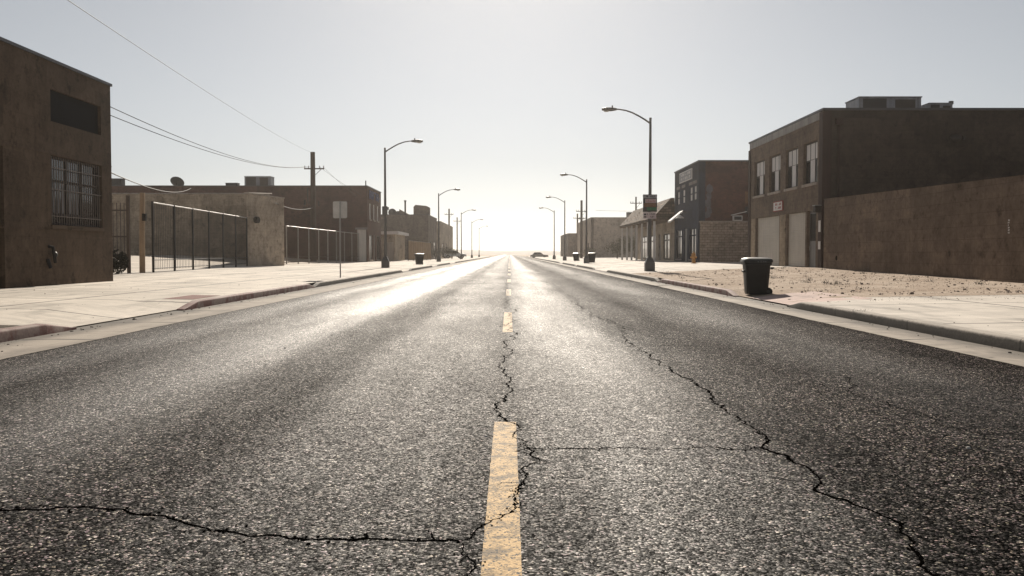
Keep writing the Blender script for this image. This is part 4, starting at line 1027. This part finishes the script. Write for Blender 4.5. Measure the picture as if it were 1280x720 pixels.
# hydrant
x, y = 13.2, 66; z = zr(x, y)
t = thing('fire_hydrant', 'orange fire hydrant in front of the navy building', 'hydrant', (x, y, z))
MB().tube([(x, y, z - .02), (x, y, z + .05), (x, y, z + .06), (x, y, z + .55), (x, y, z + .56), (x, y, z + .6)], [.19, .19, .13, .125, .17, .17], 14).build('barrel', 'hydrant', t, True)
MB().tube([(x, y, z + .6), (x, y, z + .68), (x, y, z + .75), (x, y, z + .78), (x, y, z + .84)], [.145, .13, .08, .04, .035], 14).build('bonnet', 'hydrant', t, True)
for s_ in (-1, 1): MB().tube([(x + s_ * .1, y, z + .42), (x + s_ * .23, y, z + .42)], .07, 10).build('outlet', 'hydrant', t, True)
MB().tube([(x, y - .1, z + .38), (x, y - .24, z + .38)], .09, 10).build('outlet', 'hydrant', t, True)

# weed at the kerb joint
t = thing('weed', 'small dry weed growing from the right kerb joint', 'weed', (6.02, 15.9, .13)); rr = random.Random(6); mb = MB()
for k in range(70):
    a = rr.uniform(0, 6.28); L = rr.uniform(.05, .16); o = Vector((6.08 + rr.gauss(0, .05), 15.9 + rr.gauss(0, .12), .125)); e = o + Vector((math.cos(a) * L, math.sin(a) * L, rr.uniform(.01, .08)))
    w_ = Vector((-math.sin(a), math.cos(a), 0)) * .008; mb.add([o - w_, o + w_, e], [(0, 1, 2)])
mb.build('leaves', 'leafdark', t)

rr = random.Random(16); mb = MB()
for c in range(46):
    cx, cy = rr.uniform(6.6, 14.2), rr.uniform(21, 45); nb = rr.randrange(8, 34); sc_ = rr.uniform(.4, 1.3)
    for k in range(nb):
        a = rr.uniform(0, 6.28); L = rr.uniform(.05, .2) * sc_; o = Vector((cx + rr.gauss(0, .06), cy + rr.gauss(0, .1), zr(cx, cy))); e = o + Vector((math.cos(a) * L, math.sin(a) * L, rr.uniform(.03, .16) * sc_)); w_ = Vector((-math.sin(a), math.cos(a), 0)) * .006; mb.add([o - w_, o + w_, e], [(0, 1, 2)])
struct(mb.build('dry_weeds', 'leafdark'), 'stuff')
# ------------------------------------------------------------------ utility poles and wires
UG = 'utility poles'
def upole(x, y, h, label, arms, r=.16, gear=True):
    z = zs(x, y); t = thing('utility_pole', label, 'utility pole', (x, y, z), UG)
    MB().tube([(x, y, z - .2), (x, y, z + h)], [r, r * .75], 10).build('pole', 'wood', t, True)
    for (hz, half, off) in arms:
        c = MB().box(x - half + off, x + half + off, y - .17, y - .08, z + hz - .05, z + hz + .06).build('crossarm', 'wood', t)
        mb = MB()
        for k in (-.95, -.55, .55, .95): mb.tube([(x + off + half * k, y - .125, z + hz + .06), (x + off + half * k, y - .125, z + hz + .28)], [.05, .035], 8)
        mb.build('insulators', 'insul', c)
        MB().tube([(x + off + half * .7, y - .125, z + hz - .05), (x, y - .12, z + hz - .8)], .025, 6).build('brace', 'iron', c)
    if gear:
        MB().tube([(x - .75, y - .1, z + h - 4.9), (x - .75, y - .1, z + h - 4.4)], .09, 8).box(x - .75, x, y - .12, y - .08, z + h - 4.72, z + h - 4.66).tube([(x - .45, y - .1, z + h - 4.6), (x - .5, y - .1, z + h - 3.3)], .05, 6).build('cutout', 'iron', t)
        MB().tube([(x + .5, y, z + h - 5), (x + .5, y, z + h - 4.5)], .06, 8).build('pin', 'iron', t)
    return t
PX, PY = -18.2, 85.5
upole(PX, PY, 10.1, 'tall thick dark utility pole in front of the long brick building', [(8.55, .92, .15)], .28)
upole(11.7, 150, 9.4, 'dark utility pole left of the large pale building', [(7.6, .9, 0), (6.4, .6, 0)], .24, False)
upole(14.5, 197, 9.2, 'thin utility pole behind the one left of the pale building', [(8.2, .9, 0)], .22, False)
upole(-12.6, 192, 10.2, 'hazy utility pole behind the chimney building on the left', [(9.0, .9, 0)], .22, False)
upole(19.6, 143, 9.4, 'thin utility pole just left of the banner sign', [(8.4, .9, 0)], .16, False)
upole(-13.2, 232, 10.0, 'farthest hazy utility pole on the left', [(9.0, .9, 0)], .2, False)
WG = 'overhead wires on the left'
def wire(A, B, sag, label, r=.012, n=40, grp=WG):
    A, B = Vector(A), Vector(B); path = []
    for i in range(n + 1):
        k = i / n; p = A.lerp(B, k); p.z -= sag * 4 * k * (1 - k); path.append(p)
    mid = A; o = MB().tube(path, r, 5).build('overhead_wire', 'cable', None, origin=tuple(A)); return tag(o, label, 'wire', grp)
pz = zl(PX, PY) + 8.75
wire((PX - .6, PY - .12, pz), (-13.1, 29.62, 6.0), .75, 'upper wire from the utility pole to the stucco building', .014)
wire((PX - .25, PY - .12, pz), (-13.2, 29.62, 5.75), .72, 'lower wire from the utility pole to the stucco building', .014)
wire((PX + .65, PY - .12, pz), (-15.0, 94.2, 7.1), .15, 'wire from the utility pole down to the brick corner', .012)
wire((PX + .95, PY - .12, pz), (-15.5, 94.2, 6.9), .1, 'second thinner wire from the utility pole to the brick wall', .01)
wire((-7.0, 6, 5.6), (PX, PY - .1, zl(PX, PY) + 10.0), .35, 'long thin lone wire crossing the upper left sky to the pole top', .008)
wire((-13.0, 29.6, 3.85), (-33, 96, 8.0), .6, 'twisted service cable from the stucco building to the brick roof', .022)
wire((-15.5, 61, 4.5), (PX, PY - .25, 5.4), .3, 'pale slack cable from the block building to the utility pole', .03)
wire((14.0, 150, 8.2), (36, 143, 8.8), .5, 'thin wire over the roof of the pale building', .02, grp='wires over the pale building')

# ------------------------------------------------------------------ parked cars far down the street
CG = 'cars far down the street'
def car(name, paint):
    t = thing(name, 'hazy beige car crossing at the far end of the road', 'car', (0, 0, 0), CG)
    prof = [(-2.15, .35), (-2.2, .62), (-2.1, .86), (-1.35, .95), (.95, .93), (1.9, .84), (2.15, .68), (2.2, .35)]
    MB().prism(prof, 'y', -.85, .85).build('body', paint, t, bevel=.07)
    cab = [[(-1.75, -.78, .94), (1.0, -.78, .93), (1.0, .78, .93), (-1.75, .78, .94)], [(-1.2, -.62, 1.42), (.25, -.62, 1.42), (.25, .62, 1.42), (-1.2, .62, 1.42)]]
    MB().loft(cab).build('windows', 'glass', t)
    MB().box(-1.2, .25, -.62, .62, 1.421, 1.47).box(-.55, -.45, -.745, -.70, .94, 1.3).build('roof', paint, t, bevel=.03)
    for sx in (-1.35, 1.35):
        for sy in (-.8, .8):
            w_ = MB().tube([(sx, sy - .1, .32), (sx, sy + .1, .32)], .32, 16).build('wheel', 'rubber', t, True); MB().tube([(sx, sy - .105, .32), (sx, sy + .105, .32)], .18, 12).build('rim', 'galv', w_)
    for sy in (-.6, .6):
        MB().box(2.12, 2.2, sy - .15, sy + .15, .62, .74).build('headlight', 'lens', t); MB().box(-2.215, -2.13, sy - .15, sy + .15, .66, .8).build('taillight', 'tail', t)
    MB().box(2.14, 2.24, -.8, .8, .36, .5).box(-2.24, -2.14, -.8, .8, .36, .5).build('bumper', 'acdark', t)
    return t
c1 = car('parked_car', 'carpaint'); c1.location = (7.3, 226, .005)
def recolour(r, mat):
    for ch in r.children:
        if ch.name.split('.')[0] in ('body', 'roof'):
            ch.data = ch.data.copy(); ch.data.materials[0] = MAT[mat]
c4 = dup(c1, (-10.3, 170, .27), R(20), 'white parked car on the lot by the low tan building'); recolour(c4, 'carwhite')

# ------------------------------------------------------------------ haze
hb = MB().box(-1640, 1640, -190, 1690, -1.6, 17).build('haze', 'white'); hb['kind'] = 'stuff'
hm = bpy.data.materials.new('haze_air'); hm.use_nodes = True; nt = hm.node_tree; nt.nodes.clear()
o = nt.nodes.new('ShaderNodeOutputMaterial'); pv = nt.nodes.new('ShaderNodeVolumePrincipled')
pv.inputs['Color'].default_value = (1, .94, .87, 1); pv.inputs['Density'].default_value = HAZE_D; pv.inputs['Anisotropy'].default_value = HAZE_G
nt.links.new(pv.outputs[0], o.inputs['Volume']); hb.data.materials.clear(); hb.data.materials.append(hm)

# ------------------------------------------------------------------ light
w = bpy.data.worlds.new('World'); scene.world = w; w.use_nodes = True; nt = w.node_tree; nt.nodes.clear()
sky = nt.nodes.new('ShaderNodeTexSky'); sky.sky_type = 'NISHITA'; sky.sun_disc = False
sky.sun_elevation = R(SUN_EL); sky.sun_rotation = R(0); sky.altitude = 600; sky.air_density = 1.0; sky.dust_density = 0.45; sky.ozone_density = 1.5
hs = nt.nodes.new('ShaderNodeHueSaturation'); hs.inputs['Saturation'].default_value = .28
bg = nt.nodes.new('ShaderNodeBackground'); bg.inputs[1].default_value = SKY_STR
wo_ = nt.nodes.new('ShaderNodeOutputWorld'); nt.links.new(sky.outputs[0], hs.inputs['Color']); nt.links.new(hs.outputs[0], bg.inputs[0]); nt.links.new(bg.outputs[0], wo_.inputs[0])
sl = bpy.data.lights.new('sun', 'SUN'); sl.energy = SUN_STR; sl.angle = R(.5); sl.color = (1.0, .90, .77)
so = bpy.data.objects.new('sun', sl); COL.objects.link(so); so.rotation_euler = (-(math.pi / 2 - R(SUN_EL)), 0, 0); so.location = (0, 60, 60)

# ------------------------------------------------------------------ camera
cam = bpy.data.cameras.new('camera'); cam.sensor_width = 36; cam.lens = 1150 / 1280 * 36; cam.clip_end = 6000; cam.clip_start = .05
co = bpy.data.objects.new('camera', cam); COL.objects.link(co); co.location = (0, 0, 1.15)
co.rotation_euler = (R(90) - math.atan(43 / 1150), 0, -math.atan(3 / 1150)); scene.camera = co
vs = scene.view_settings; vs.view_transform = 'Standard'; vs.look = 'None'; vs.gamma = 1; vs.exposure = EXPOSURE; vs.use_curve_mapping = False
scene.cycles.max_bounces = 6; scene.cycles.diffuse_bounces = 3; scene.cycles.volume_bounces = 0; scene.cycles.use_denoising = True

for o in bpy.data.objects:
    if '_w' in o: del o['_w']
